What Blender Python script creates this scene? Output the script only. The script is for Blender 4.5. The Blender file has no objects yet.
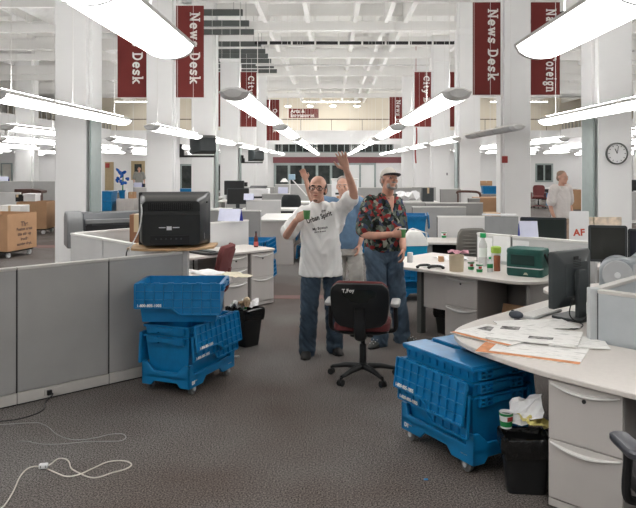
EXPOSURE = 1.17
import bpy, bmesh, math, random
from mathutils import Vector, Matrix, Euler
from mathutils.bvhtree import BVHTree
random.seed(7)
SC = bpy.context.scene
COL = SC.collection
PI = math.pi
V = Vector
H = 1.87            # height of the photographer's lens
# ---------------------------------------------------------------- materials
def lin(c):
    c = c / 255.0
    return c / 12.92 if c <= .04045 else ((c + .055) / 1.055) ** 2.4
def rgb(r, g, b, k=1.0):
    return (lin(r) * k, lin(g) * k, lin(b) * k, 1)
MATS = {}
def mat(name, col, rough=.5, metal=0., var=.06, scale=8., bump=0., bscale=200., spec=.5, alpha=1., trans=0., coat=0.):
    if name in MATS: return MATS[name]
    m = bpy.data.materials.new(name); m.use_nodes = True
    nt = m.node_tree; b = nt.nodes['Principled BSDF']
    b.inputs['Roughness'].default_value = rough
    b.inputs['Metallic'].default_value = metal
    b.inputs['Specular IOR Level'].default_value = spec
    b.inputs['Transmission Weight'].default_value = trans
    b.inputs['Coat Weight'].default_value = coat
    tc = nt.nodes.new('ShaderNodeTexCoord')
    n = nt.nodes.new('ShaderNodeTexNoise'); n.inputs['Scale'].default_value = scale; n.inputs['Detail'].default_value = 4
    nt.links.new(tc.outputs['Object'], n.inputs['Vector'])
    r = nt.nodes.new('ShaderNodeValToRGB')
    r.color_ramp.elements[0].position = .3; r.color_ramp.elements[1].position = .7
    r.color_ramp.elements[0].color = tuple(max(0, c * (1 - var)) for c in col[:3]) + (1,)
    r.color_ramp.elements[1].color = tuple(min(1, c * (1 + var)) for c in col[:3]) + (1,)
    nt.links.new(n.outputs['Fac'], r.inputs['Fac'])
    nt.links.new(r.outputs['Color'], b.inputs['Base Color'])
    if bump:
        n2 = nt.nodes.new('ShaderNodeTexNoise'); n2.inputs['Scale'].default_value = bscale; n2.inputs['Detail'].default_value = 3
        nt.links.new(tc.outputs['Object'], n2.inputs['Vector'])
        bp = nt.nodes.new('ShaderNodeBump'); bp.inputs['Strength'].default_value = bump; bp.inputs['Distance'].default_value = .01
        nt.links.new(n2.outputs['Fac'], bp.inputs['Height']); nt.links.new(bp.outputs['Normal'], b.inputs['Normal'])
    MATS[name] = m
    return m
def emit(name, col, s):
    if name in MATS: return MATS[name]
    m = bpy.data.materials.new(name); m.use_nodes = True
    nt = m.node_tree; nt.nodes.remove(nt.nodes['Principled BSDF'])
    e = nt.nodes.new('ShaderNodeEmission'); e.inputs['Color'].default_value = col; e.inputs['Strength'].default_value = s
    nt.links.new(e.outputs[0], nt.nodes['Material Output'].inputs[0])
    MATS[name] = m
    return m
# ---------------------------------------------------------------- mesh collector
class MB:
    def __init__(s):
        s.v = []; s.f = []; s.m = []
    def add(s, vs, fs, mi=0):
        b = len(s.v); s.v += [V(p) for p in vs]
        s.f += [tuple(b + i for i in f) for f in fs]; s.m += [mi] * len(fs)
        return s
    def box(s, x0, x1, y0, y1, z0, z1, mi=0, M=None):
        vs = [V((x, y, z)) for z in (z0, z1) for y in (y0, y1) for x in (x0, x1)]
        if M is not None: vs = [M @ p for p in vs]
        return s.add(vs, [(0, 2, 3, 1), (4, 5, 7, 6), (0, 1, 5, 4), (2, 6, 7, 3), (0, 4, 6, 2), (1, 3, 7, 5)], mi)
    def bar(s, p, q, w, h, mi=0, up=(0, 0, 1)):          # square bar between two points
        p = V(p); q = V(q); d = (q - p).normalized(); a = d.cross(V(up))
        a = a.normalized() if a.length > 1e-6 else V((1, 0, 0)); b = a.cross(d)
        vs = [c + a * sx * w / 2 + b * sy * h / 2 for c in (p, q) for sx, sy in ((-1, -1), (1, -1), (1, 1), (-1, 1))]
        return s.add(vs, [(0, 3, 2, 1), (4, 5, 6, 7), (0, 1, 5, 4), (1, 2, 6, 5), (2, 3, 7, 6), (3, 0, 4, 7)], mi)
    def loft(s, rings, mi=0, caps=True):                  # rings of equal length, closed
        n = len(rings[0]); vs = [p for r in rings for p in r]; fs = []
        for k in range(len(rings) - 1):
            for i in range(n):
                j = (i + 1) % n
                fs.append((k * n + i, k * n + j, (k + 1) * n + j, (k + 1) * n + i))
        if caps:
            fs.append(tuple(range(n - 1, -1, -1))); b = (len(rings) - 1) * n
            fs.append(tuple(range(b, b + n)))
        return s.add(vs, fs, mi)
    def tube(s, pts, r, n=10, mi=0, round_=False):
        pts = [V(p) for p in pts]; k = len(pts)
        rs = list(r) if hasattr(r, '__len__') else [r] * k
        T = []
        for i in range(k):
            a = pts[max(0, i - 1)]; b = pts[min(k - 1, i + 1)]
            d = (b - a); T.append(d.normalized() if d.length > 1e-9 else V((0, 0, 1)))
        t0 = T[0]; u = t0.cross(V((0, 0, 1)))
        if u.length < 1e-3: u = t0.cross(V((1, 0, 0)))
        u.normalize(); rings = []
        def ring(c, u, t, rr):
            w = t.cross(u)
            return [c + (u * math.cos(2 * PI * i / n) + w * math.sin(2 * PI * i / n)) * rr for i in range(n)]
        for i in range(k):
            t = T[i]; u = (u - t * u.dot(t)); u.normalize()
            if i == 0 and round_:
                for a in (80, 55, 28): rings.append(ring(pts[0] - t * rs[0] * math.sin(math.radians(a)), u, t, rs[0] * math.cos(math.radians(a))))
            rings.append(ring(pts[i], u, t, rs[i]))
            if i == k - 1 and round_:
                for a in (28, 55, 80): rings.append(ring(pts[i] + t * rs[i] * math.sin(math.radians(a)), u, t, rs[i] * math.cos(math.radians(a))))
        return s.loft(rings, mi)
    def cyl(s, p, q, r, n=14, mi=0, r2=None):
        return s.tube([p, q], [r, r if r2 is None else r2], n, mi)
    def lathe(s, prof, n=18, c=(0, 0, 0), mi=0, M=None):  # prof: list of (radius, z)
        rings = [[V((c[0] + r * math.cos(2 * PI * i / n), c[1] + r * math.sin(2 * PI * i / n), c[2] + z)) for i in range(n)] for r, z in prof]
        if M is not None: rings = [[M @ p for p in r] for r in rings]
        return s.loft(rings, mi)
    def prism(s, poly, z0, z1, mi=0, M=None):             # extruded outline, counter-clockwise
        n = len(poly); vs = [V((x, y, z)) for z in (z0, z1) for x, y in poly]
        if M is not None: vs = [M @ p for p in vs]
        fs = [tuple(range(n - 1, -1, -1)), tuple(range(n, 2 * n))] + [(i, (i + 1) % n, n + (i + 1) % n, n + i) for i in range(n)]
        return s.add(vs, fs, mi)
    def ell(s, c, r, M=None, n=16, k=10, mi=0):
        rings = []
        for j in range(1, k):
            a = -PI / 2 + PI * j / k
            rings.append([V((r[0] * math.cos(a) * math.cos(2 * PI * i / n), r[1] * math.cos(a) * math.sin(2 * PI * i / n), r[2] * math.sin(a))) for i in range(n)])
        if M is not None: rings = [[M @ p for p in q] for q in rings]
        return s.loft([[p + V(c) for p in q] for q in rings], mi)
    def sheet(s, grid, mi=0, t=0.):                       # grid[j][i] of points, optional thickness downwards
        nj = len(grid); ni = len(grid[0]); vs = [p for r in grid for p in r]; fs = []
        for j in range(nj - 1):
            for i in range(ni - 1): fs.append((j * ni + i, j * ni + i + 1, (j + 1) * ni + i + 1, (j + 1) * ni + i))
        return s.add(vs, fs, mi)
    def move(s, M):
        s.v = [M @ p for p in s.v]; return s
    def build(s, name, mats, parent=None, bevel=0., smooth=False, seg=2, sub=0, solid=0., loc=None):
        me = bpy.data.meshes.new(name); me.from_pydata([tuple(p) for p in s.v], [], s.f); me.update()
        for m in (mats if isinstance(mats, (list, tuple)) else [mats]): me.materials.append(m)
        if len(me.materials) > 1: me.polygons.foreach_set('material_index', s.m)
        bm = bmesh.new(); bm.from_mesh(me); bmesh.ops.recalc_face_normals(bm, faces=bm.faces); bm.to_mesh(me); bm.free()
        o = bpy.data.objects.new(name, me); COL.objects.link(o)
        if parent is not None: o.parent = parent
        if loc is not None: o.location = loc
        if solid:
            d = o.modifiers.new('solid', 'SOLIDIFY'); d.thickness = solid
        if bevel:
            d = o.modifiers.new('bevel', 'BEVEL'); d.width = bevel; d.segments = seg; d.limit_method = 'ANGLE'; d.angle_limit = math.radians(35)
        if sub:
            d = o.modifiers.new('sub', 'SUBSURF'); d.levels = sub; d.render_levels = sub
        if smooth or bevel or sub:
            me.polygons.foreach_set('use_smooth', [True] * len(me.polygons))
            if not sub:
                try: me.set_sharp_from_angle(angle=math.radians(38))
                except Exception: pass
        return o
def tag(o, label, cat, group=None, kind=None):
    o['label'] = label; o['category'] = cat
    if group: o['group'] = group
    if kind: o['kind'] = kind
    return o
def thing(name, label, cat, loc=(0, 0, 0), rz=0., group=None):
    o = bpy.data.objects.new(name, None); o.empty_display_size = .1; COL.objects.link(o)
    o.location = loc; o.rotation_euler = (0, 0, rz)
    return tag(o, label, cat, group)
def struct(o):
    o['kind'] = 'structure'; return o
def kids(o): return [c for c in bpy.data.objects if c.parent == o]
def dup(root, loc=None, rz=None, label=None, group=None):
    r = root.copy(); COL.objects.link(r)
    if loc is not None: r.location = loc
    if rz is not None: r.rotation_euler = (0, 0, rz)
    if label: r['label'] = label
    if group: r['group'] = group
    for ch in kids(root):
        c = ch.copy(); COL.objects.link(c); c.parent = r
        for g in kids(ch):
            d = g.copy(); COL.objects.link(d); d.parent = c
    return r
def at(px, py, Y):                                        # the point seen at a photo pixel, Y metres away
    return V(((px - 331.5) * Y / 700, Y, H - (py - 164) * Y / 700))
def on(px, py, z=0.):                                     # the same on a level z
    return at(px, py, (H - z) * 700 / (py - 164))
S2 = math.sqrt(.5)
def st(s, t, z=0.): return V(((s + t) * S2, (t - s) * S2, z))   # the furniture stands at 45 degrees to the room
A45 = -PI / 4
def text(s, size, m, parent, M, bold=0., name='lettering', align='CENTER', depth=.0008, sx=1., project=None, off=.0015, lift=0.):
    c = bpy.data.curves.new(name, 'FONT'); c.body = s; c.size = size; c.align_x = align; c.align_y = 'CENTER'
    c.offset = bold; c.extrude = depth; c.space_character = 1 + bold * 4 / size * .5
    o = bpy.data.objects.new(name, c); COL.objects.link(o)
    dg = bpy.context.evaluated_depsgraph_get(); dg.update()
    me = bpy.data.meshes.new_from_object(o.evaluated_get(dg)); me.name = name
    bpy.data.objects.remove(o); bpy.data.curves.remove(c)
    for v in me.vertices:
        p = v.co.copy(); p.x *= sx; p = M @ p
        if project is not None:
            bvh, d = project
            h = bvh.ray_cast(p, d)
            if h[0] is not None: p = h[0] - d.normalized() * (off + (v.co.z + depth))
        v.co = p
    me.materials.clear(); me.materials.append(m)
    q = bpy.data.objects.new(name, me); COL.objects.link(q)
    if parent is not None: q.parent = parent
    return q
def frame(o, x, y):                                       # matrix from an origin and two axes
    x = V(x).normalized(); y = V(y); y = (y - x * y.dot(x)).normalized(); z = x.cross(y)
    return Matrix(((x.x, y.x, z.x, o[0]), (x.y, y.y, z.y, o[1]), (x.z, y.z, z.z, o[2]), (0, 0, 0, 1)))
def arc(cx, cy, r, a0, a1, n=8):
    return [(cx + r * math.cos(math.radians(a0 + (a1 - a0) * i / n)), cy + r * math.sin(math.radians(a0 + (a1 - a0) * i / n))) for i in range(n + 1)]
def rrect(x0, x1, y0, y1, r, n=5):
    return arc(x1 - r, y0 + r, r, -90, 0, n) + arc(x1 - r, y1 - r, r, 0, 90, n) + arc(x0 + r, y1 - r, r, 90, 180, n) + arc(x0 + r, y0 + r, r, 180, 270, n)
def spline(pts, n=8):                                     # Catmull-Rom through points
    pts = [V(p) for p in pts]; out = []
    for i in range(len(pts) - 1):
        p0 = pts[max(0, i - 1)]; p1 = pts[i]; p2 = pts[i + 1]; p3 = pts[min(len(pts) - 1, i + 2)]
        for k in range(n):
            t = k / n
            out.append(.5 * ((2 * p1) + (p2 - p0) * t + (2 * p0 - 5 * p1 + 4 * p2 - p3) * t * t + (3 * p1 - p0 - 3 * p2 + p3) * t ** 3))
    return out + [pts[-1]]
# slab-serif capitals and small letters drawn as strokes (x-height .5, capitals .72)
def _bow(cx, cy, rx, ry, a0, a1, n=10): return [(cx + rx * math.cos(math.radians(a0 + (a1 - a0) * i / n)), cy + ry * math.sin(math.radians(a0 + (a1 - a0) * i / n))) for i in range(n + 1)]
SW, TW = .135, .085                                       # stem and serif weights
def _sf(x, y, w=.15): return [(x - w, y), (x + w, y)]
SLAB = {
 'N': (.80, [[(.17, 0), (.17, .72)], [(.17, .70), (.63, .02)], [(.63, 0), (.63, .72)]], [_sf(.17, .04), _sf(.12, .68, .12), _sf(.63, .68)]),
 'D': (.74, [[(.18, 0), (.18, .72)], [(.18, .66), (.34, .66)] + _bow(.34, .36, .27, .30, 88, -88) + [(.18, .06)]], [_sf(.14, .68, .12), _sf(.14, .04, .12)]),
 'C': (.70, [_bow(.38, .36, .28, .30, 50, 310, 14), [(.58, .48), (.58, .70)], ], []),
 'O': (.76, [_bow(.38, .36, .28, .30, 0, 360, 20)], []),
 'F': (.66, [[(.18, 0), (.18, .72)], [(.18, .66), (.58, .66)], [(.58, .68), (.58, .50)], [(.18, .37), (.42, .37)]], [_sf(.18, .04, .17), _sf(.12, .68, .12)]),
 'e': (.56, [_bow(.28, .25, .20, .20, 0, 320, 14), [(.08, .26), (.48, .26)]], []),
 'w': (.80, [[(.12, .48), (.26, .02)], [(.26, .04), (.40, .46)], [(.40, .46), (.54, .04)], [(.54, .02), (.68, .48)]], [_sf(.13, .46, .12), _sf(.67, .46, .12), _sf(.40, .46, .08)]),
 's': (.50, [[(.42, .40), (.30, .45), (.17, .44), (.10, .36), (.16, .28), (.34, .23), (.41, .14), (.34, .06), (.20, .05), (.08, .11)], [(.42, .34), (.42, .48)], [(.08, .02), (.08, .17)]], []),
 'k': (.64, [[(.16, 0), (.16, .76)], [(.20, .20), (.48, .46)], [(.28, .28), (.52, .03)]], [_sf(.17, .04, .14), _sf(.10, .72, .08), _sf(.50, .46, .10), _sf(.52, .04, .11)]),
 'i': (.34, [[(.17, 0), (.17, .5)], [(.17, .60), (.17, .73)]], [_sf(.17, .04, .15), _sf(.11, .46, .09)]),
 't': (.42, [[(.18, .64), (.18, .14), (.24, .06), (.38, .07)]], [[(.04, .46), (.36, .46)]]),
 'y': (.64, [[(.13, .48), (.33, .02)], [(.52, .48), (.30, -.10), (.20, -.17), (.08, -.15)]], [_sf(.14, .46, .12), _sf(.51, .46, .11)]),
 'u': (.62, [[(.14, .48), (.14, .16), (.20, .06), (.32, .05), (.46, .14)], [(.46, .48), (.46, 0)]], [_sf(.09, .46, .08), _sf(.42, .46, .08), _sf(.52, .04, .08)]),
 'l': (.34, [[(.17, 0), (.17, .76)]], [_sf(.17, .04, .15), _sf(.11, .72, .09)]),
 'o': (.56, [_bow(.28, .25, .20, .20, 0, 360, 16)], []),
 'a': (.56, [[(.10, .40), (.22, .45), (.34, .43), (.39, .34), (.39, .04)], [(.39, .27), (.20, .26), (.10, .16), (.17, .06), (.30, .07), (.39, .14)]], [_sf(.45, .04, .08)]),
 'r': (.48, [[(.15, 0), (.15, .5)], [(.15, .32), (.26, .44), (.42, .42)]], [_sf(.17, .04, .15), _sf(.09, .46, .08)]),
 'n': (.64, [[(.15, 0), (.15, .5)], [(.15, .34), (.26, .45), (.40, .44), (.47, .34), (.47, 0)]], [_sf(.15, .04, .13), _sf(.09, .46, .08), _sf(.47, .04, .13)]),
 'g': (.56, [_bow(.26, .29, .17, .16, 0, 360, 14), [(.16, .14), (.14, .05), (.40, .03), (.46, -.08), (.34, -.18), (.14, -.17), (.08, -.08), (.16, .02)]], [[(.40, .44), (.54, .47)]]),
 '/': (.40, [[(.06, -.06), (.34, .76)]], []), ' ': (.30, [], []),
}
def slab_text(s, size, m_, parent, M, sx=1.):
    mb = MB(); x = 0
    for ch_ in s:
        adv, st_, sf_ = SLAB[ch_]
        for grp, wd in ((st_, SW), (sf_, TW)):
            for pl in grp:
                n = len(pl); L = []; Rr = []
                for i, (px_, py_) in enumerate(pl):
                    a = pl[max(0, i - 1)]; b_ = pl[min(n - 1, i + 1)]
                    dx, dy = b_[0] - a[0], b_[1] - a[1]; q = math.hypot(dx, dy) or 1
                    if i == 0: dx, dy = pl[1][0] - px_, pl[1][1] - py_; q = math.hypot(dx, dy)
                    L.append((px_ - dy / q * wd / 2, py_ + dx / q * wd / 2)); Rr.append((px_ + dy / q * wd / 2, py_ - dx / q * wd / 2))
                vs = [M @ V(((x + p_[0]) * size * sx, p_[1] * size, .0012)) for p_ in L + Rr]
                mb.add(vs, [(i, i + 1, n + i + 1, n + i) for i in range(n - 1)])
        x += adv + .06
    return mb.build('lettering', m_, parent)
# ---------------------------------------------------------------- palette
WHITE = mat('white_paint', (.80, .80, .80, 1), .55, var=.02, scale=1.5)
CEIL = mat('ceiling_paint', (.78, .775, .757, 1), .7, var=.03, scale=.8)
TRIMG = mat('grey_green_steel', rgb(150, 162, 160), .4)
FABRIC = mat('grey_panel_fabric', (.345, .34, .332, 1), .95, var=.05, scale=3, bump=.25, bscale=420)
FABRIC_L = mat('pale_panel_fabric', (.60, .60, .60, 1), .95, var=.04, scale=3, bump=.2, bscale=420)
PTRIM = mat('putty_metal', (.52, .50, .475, 1), .45, var=.03)
PTRIM_W = mat('white_metal', (.74, .73, .71, 1), .4, var=.02)
LAMINATE = mat('putty_laminate', (.64, .60, .565, 1), .38, var=.03, scale=30)
LAMINATE_E = mat('laminate_edge', (.56, .52, .48, 1), .5)
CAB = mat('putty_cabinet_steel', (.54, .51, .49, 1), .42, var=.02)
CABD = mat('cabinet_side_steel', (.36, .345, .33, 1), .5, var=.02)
BLUE = mat('blue_crate_plastic', (.005, .180, .42, 1), .32, var=.12, scale=14, spec=.5)
BLUE_D = mat('blue_dolly_plastic', (.005, .185, .43, 1), .36, var=.08, scale=10)
BLACK = mat('black_plastic', (.012, .013, .014, 1), .42, var=.2)
BLACKM = mat('matt_black', (.010, .010, .011, 1), .7, var=.2)
CHAR = mat('charcoal_plastic', (.035, .042, .045, 1), .45, var=.1)
STEEL = mat('steel', (.5, .5, .5, 1), .3, 1., var=.05)
DGREY = mat('dark_grey_metal', (.10, .105, .10, 1), .5)
MGREY = mat('mid_grey_plastic', (.24, .245, .25, 1), .5)
LGREY = mat('light_grey_plastic', (.55, .56, .57, 1), .45)
BURG = mat('burgundy_fabric', (.135, .028, .030, 1), .9, var=.12, bump=.3, bscale=300)
BANNER = mat('banner_cloth', (.150, .017, .014, 1), .8, var=.05, scale=3)
LETTER = mat('white_lettering', (.82, .80, .77, 1), .7, var=.01)
PAPER = mat('white_paper', (.82, .82, .83, 1), .8, var=.02)
INK = mat('black_ink', (.03, .03, .03, 1), .8)
CARD = mat('cardboard', (.50, .295, .165, 1), .85, var=.07, scale=4)
CARD_D = mat('brown_cardboard', (.42, .25, .14, 1), .85, var=.07, scale=4)
WOOD = mat('pale_board', (.56, .36, .19, 1), .6, var=.12, scale=5)
BROWN = mat('dark_brown_wood', (.085, .036, .026, 1), .5, var=.2, scale=6)
LENS = emit('lit_lens', (1, .985, .96, 1), 4.2)
UPLENS = emit('lit_upper_slot', (1, .985, .96, 1), 13.5)
GREEN = mat('green_print', (.01, .22, .06, 1), .5)
GLASSD = mat('dark_glass', (.035, .042, .040, 1), .12, var=.5, scale=2)
MAROON = mat('maroon_paint', (.22, .075, .085, 1), .7)
# ================================================================ ROOM
XL, XR, YF, YB, ZC = -24.0, 24.0, 46.0, -5.0, 7.0
carpet = bpy.data.materials.new('grey_carpet'); carpet.use_nodes = True
nt = carpet.node_tree; b = nt.nodes['Principled BSDF']; b.inputs['Roughness'].default_value = .95; b.inputs['Specular IOR Level'].default_value = .15
tc = nt.nodes.new('ShaderNodeTexCoord')
def noise(scale, det=4):
    n = nt.nodes.new('ShaderNodeTexNoise'); n.inputs['Scale'].default_value = scale; n.inputs['Detail'].default_value = det
    nt.links.new(tc.outputs['Object'], n.inputs['Vector']); return n
n1 = noise(105, 6); n2 = noise(.55, 3); n3 = noise(320, 2)
r1 = nt.nodes.new('ShaderNodeValToRGB'); e = r1.color_ramp.elements
e[0].position = .36; e[0].color = (.036, .031, .029, 1); e[1].position = .66; e[1].color = (.315, .298, .287, 1)
nt.links.new(n1.outputs['Fac'], r1.inputs['Fac'])
r2 = nt.nodes.new('ShaderNodeValToRGB'); e = r2.color_ramp.elements
e[0].position = .38; e[0].color = (.70, .615, .575, 1); e[1].position = .62; e[1].color = (1.04, 1.04, 1.04, 1)
nt.links.new(n2.outputs['Fac'], r2.inputs['Fac'])
mx = nt.nodes.new('ShaderNodeMix'); mx.data_type = 'RGBA'; mx.blend_type = 'MULTIPLY'; mx.inputs['Factor'].default_value = 1
nt.links.new(r1.outputs['Color'], mx.inputs['A']); nt.links.new(r2.outputs['Color'], mx.inputs['B'])
nt.links.new(mx.outputs['Result'], b.inputs['Base Color'])
bp = nt.nodes.new('ShaderNodeBump'); bp.inputs['Strength'].default_value = .5; bp.inputs['Distance'].default_value = .01
nt.links.new(n3.outputs['Fac'], bp.inputs['Height']); nt.links.new(bp.outputs['Normal'], b.inputs['Normal'])
struct(MB().box(XL, XR, YB, 53, -.1, 0).build('floor', carpet))
BORDER = mat('carpet_border_brown', (.19, .11, .10, 1), .95, bump=.4)
m = MB().box(-1.2, -.1, 9.7, 9.95, 0, .004); m.box(-7.6, -5.2, 15.6, 16.1, 0, .004)
struct(m.build('trim_1', BORDER))                          # brown border strips let into the carpet
struct(MB().box(XL, XR, YB, 53, ZC, ZC + .15).build('ceiling', CEIL))
# walls
struct(MB().box(XL - .15, XL, YB, 53, 0, ZC).build('wall_left', WHITE))
struct(MB().box(XR, XR + .15, YB, 53, 0, ZC).build('wall_right', WHITE))
struct(MB().box(XL, XR, YB - .15, YB, 0, ZC).build('wall_back', WHITE))
BEIGE = mat('upper_wall_paint', (.72, .66, .56, 1), .7, var=.03, scale=.5)
m = MB().box(XL, XR, YF, YF + .2, 0, 3.85)
struct(m.build('wall_far', WHITE))
struct(MB().box(XL, XR, 51.6, 51.8, 3.85, ZC).build('wall_upper', BEIGE))
# gallery running round the hall above the far wall and down both sides
m = MB().box(XL, XR, 45.45, 52, 3.85, 4.02); m.box(XL, XR, 45.3, 45.45, 3.15, 4.05)
m.box(XL, -14.4, 12, 45.3, 3.6, 4.02); m.box(15.0, XR, 12, 45.3, 3.6, 4.02)
m.box(-14.4, -14.25, 12, 45.3, 3.5, 4.1); m.box(14.85, 15.0, 12, 45.3, 3.5, 4.1)
struct(m.build('trim_2', WHITE))
RAILB = mat('rail_bronze', (.16, .12, .085, 1), .4, .3)
rail = thing('gallery_railing', 'thin bronze railing along the gallery over the far wall', 'railing', (0, 45.6, 4.02))
MB().box(-22, 22, -.03, .03, .73, .79).build('top_rail', RAILB, rail)
for k in range(23):
    MB().box(-22 + 2 * k - .015, -22 + 2 * k + .015, -.015, .015, 0, .73).build('post', RAILB, rail)
RAILG = mat('rail_grey', (.30, .29, .27, 1), .5)
for nm, x, lb in (('left', -14.3, 'grey slotted railing of the gallery along the left side'), ('right', 14.95, 'grey slotted railing of the gallery along the right side')):
    r_ = thing('gallery_railing', lb, 'railing', (x, 28.6, 4.1))
    MB().box(-.03, .03, -16.5, 16.6, .5, .56).build('top_rail', RAILG, r_)
    for k in range(56): MB().box(-.02, .02, -16.4 + .6 * k, -16.25 + .6 * k, 0, .5).build('post', RAILG, r_)
# ceiling framing: cross beams at the column lines, joists along the hall
ROWS = [10.95 + 5.75 * k for k in range(6)]
for k, y in enumerate([y for y in [-.5, 5.2] + ROWS + [45.1]]):
    struct(MB().box(XL, XR, y - .15, y + .15, 6.14, 6.42).build('trim_%d' % (3 + k), CEIL))
m = MB()
for x in (-22, -19.5, -17, -14.5, -12, -9.6, -7.2, -4.75, -2.1, -.75, .75, 1.75, 2.35, 4.75, 7.2, 9.6, 12, 14.5, 17, 19.5, 22):
    m.box(x - .07, x + .07, YB, 51.6, 6.36, ZC)
struct(m.build('trim_12', CEIL))
m = MB()
for k in range(14):                                        # secondary ribs between the beams
    m.box(XL, XR, 8.1 + 2.875 * k - .06, 8.1 + 2.875 * k + .06, 6.62, ZC)
struct(m.build('trim_13', CEIL))
# columns
def column(n, x0, x1, y, guard):
    m = MB().box(x0, x1, y - .33, y + .33, 0, ZC)
    inner = x1 if x0 < 0 else x0; sg = 1 if x0 < 0 else -1
    m.box(inner, inner + sg * .06, y - .22, y + .22, 0, ZC)
    m.box(x0 - .03, x1 + .03, y - .36, y + .36, 5.95, 6.14)
    o = struct(m.build('column_%s' % n, WHITE, bevel=.012))
    if guard:
        g = MB().box(min(inner + sg * .062, inner + sg * .085), max(inner + sg * .062, inner + sg * .085), y - .36, y + .10, 0, 2.56)
        g.build('corner_guard', TRIMG, o)
    return o
for k, y in enumerate(ROWS):
    column('left' if k == 0 else 'left_%d' % k, (-4.2, -4.33, -4.43, -4.43, -4.43, -4.43)[k], -3.72, y, k in (0, 2, 3))
    column('right' if k == 0 else 'right_%d' % k, 4.04, (4.56, 4.66, 4.70, 4.72, 4.72, 4.72)[k], y, k in (0, 2))
for k in (1, 2, 3, 4):                                     # second row further left and right
    column('far_left_%d' % k, -12.6, -11.95, ROWS[k] - .0, k == 2)
    column('far_right_%d' % k, 12.3, 12.95, ROWS[k], False)
# far wall: glazed front in the middle, doors and windows at the sides
def wall_window(n, px0, px1, py0, py1, panes, frame_m=TRIMG, gl=GLASSD, Y=YF, fr=.07, nm='window'):
    a = at(px0, py0, Y); c = at(px1, py1, Y); z0 = max(c.z, .02)
    o = bpy.data.objects.new('%s_%d' % (nm, n), None); COL.objects.link(o); struct(o)
    m = MB()
    m.box(a.x, c.x, Y - .07, Y - .003, z0, z0 + fr); m.box(a.x, c.x, Y - .07, Y - .003, a.z - fr, a.z)
    w = (c.x - a.x) / panes
    for i in range(panes + 1):
        x = a.x + w * i
        m.box(x - fr / 2, x + fr / 2, Y - .08, Y - .003, z0, a.z)
    m.build('frame', frame_m, o)
    for i in range(panes):
        MB().box(a.x + w * i + fr / 2, a.x + w * (i + 1) - fr / 2, Y - .03, Y - .003, z0 + fr, a.z - fr).build('pane' if nm == 'window' else 'leaf', gl, o)
    return o
wall_window(1, 275, 393, 143, 152.5, 17, fr=.05)
wall_window(2, 275, 345, 163, 187, 5, fr=.16)
wall_window(3, 19.5, 28.5, 165, 181, 2)
wall_window(4, 536, 552, 163.5, 182, 2, fr=.1)
OCHRE = mat('ochre_paint', (.42, .33, .20, 1), .7)
wall_window(1, 181, 195, 164, 190, 1, nm='door', fr=.12)
wall_window(2, 213, 221, 164, 192, 1, nm='door', fr=.1)
wall_window(3, 133, 143.5, 161, 180, 1, nm='door', frame_m=OCHRE, fr=.2)
wall_window(4, 106, 113, 162, 192, 1, nm='door', frame_m=OCHRE, gl=OCHRE, fr=.1)
wall_window(5, 345, 375, 163, 190, 2, nm='door', gl=WHITE, fr=.12)
wall_window(6, 405, 435, 151, 186, 2, nm='door', gl=WHITE, fr=.14)
wall_window(7, 519.5, 523, 162, 178, 1, nm='door', fr=.05)
DOORW = mat('door_offwhite', (.62, .60, .56, 1), .6)
wall_window(8, 455, 466, 160, 192, 1, nm='door', gl=DOORW, fr=.1)
wall_window(9, 2, 12, 163, 190, 1, nm='door', gl=DOORW, fr=.08)
a = at(273, 157, YF); c = at(405, 163, YF)
struct(MB().box(a.x, c.x, YF - .05, YF - .002, c.z, a.z).build('trim_14', MAROON))
# signs on the gallery wall
Yw = 51.6
a = at(289, 108.8, Yw); c = at(318.5, 118, Yw)
sg = thing('wall_sign', 'small dark red sign with two lines of white lettering on the gallery wall', 'sign', ((a.x + c.x) / 2, Yw, (a.z + c.z) / 2))
w, h = (c.x - a.x), (a.z - c.z)
MB().box(-w / 2, w / 2, -.06, -.002, -h / 2, h / 2).build('board', BANNER, sg)
text('Arts &', .36, LETTER, sg, frame((-w / 2 + .12, -.064, h * .22), (1, 0, 0), (0, 0, 1)), .012, align='LEFT')
text('Entertainment', .36, LETTER, sg, frame((-w / 2 + .12, -.064, -h * .24), (1, 0, 0), (0, 0, 1)), .012, align='LEFT', sx=.78)
# the gallery's own small ceiling lamps
CANL = emit('gallery_lamp', (1, .98, .94, 1), 20)
for i, (px, lb) in enumerate(((288, 'leftmost of the small lit lamps under the gallery ceiling'), (333, 'small lit lamp under the gallery ceiling right of the red sign'), (357, 'small lit lamp under the gallery ceiling beside the right banner'), (310, 'small lit lamp under the gallery ceiling above the red sign'))):
    p = at(px, 106, 49.5)
    t_ = thing('ceiling_lamp', lb, 'lamp', (p.x, 49.5, p.z))
    MB().cyl((0, 0, .1), (0, 0, ZC - p.z - .0), .015).build('rod', STEEL, t_)
    MB().lathe([(.02, .1), (.2, .06), (.22, 0)]).build('shade', PTRIM_W, t_)
    MB().lathe([(.20, -.01), (.20, -.03), (.1, -.06)]).build('bulb', CANL, t_)
for i in range(5):  # long fill lights, added to brighten the gallery and its wall
    t_ = thing('gallery_fill_light', 'added long fill light under the gallery ceiling behind the railing', 'light', (-13 + 6.5 * i, 48.6, 6.2), group='added fill lights above the gallery')
    MB().box(-2, 2, -.12, .12, 0, .06).build('housing', PTRIM_W, t_); MB().box(-1.95, 1.95, -.1, .1, -.03, 0).build('lens', emit('gallery_fill_lens', (1, .97, .92, 1), 13), t_)
    for x in (-1.5, 1.5): MB().cyl((x, 0, .06), (x, 0, ZC - 6.2), .012, 6).build('hanger', STEEL, t_)
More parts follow.
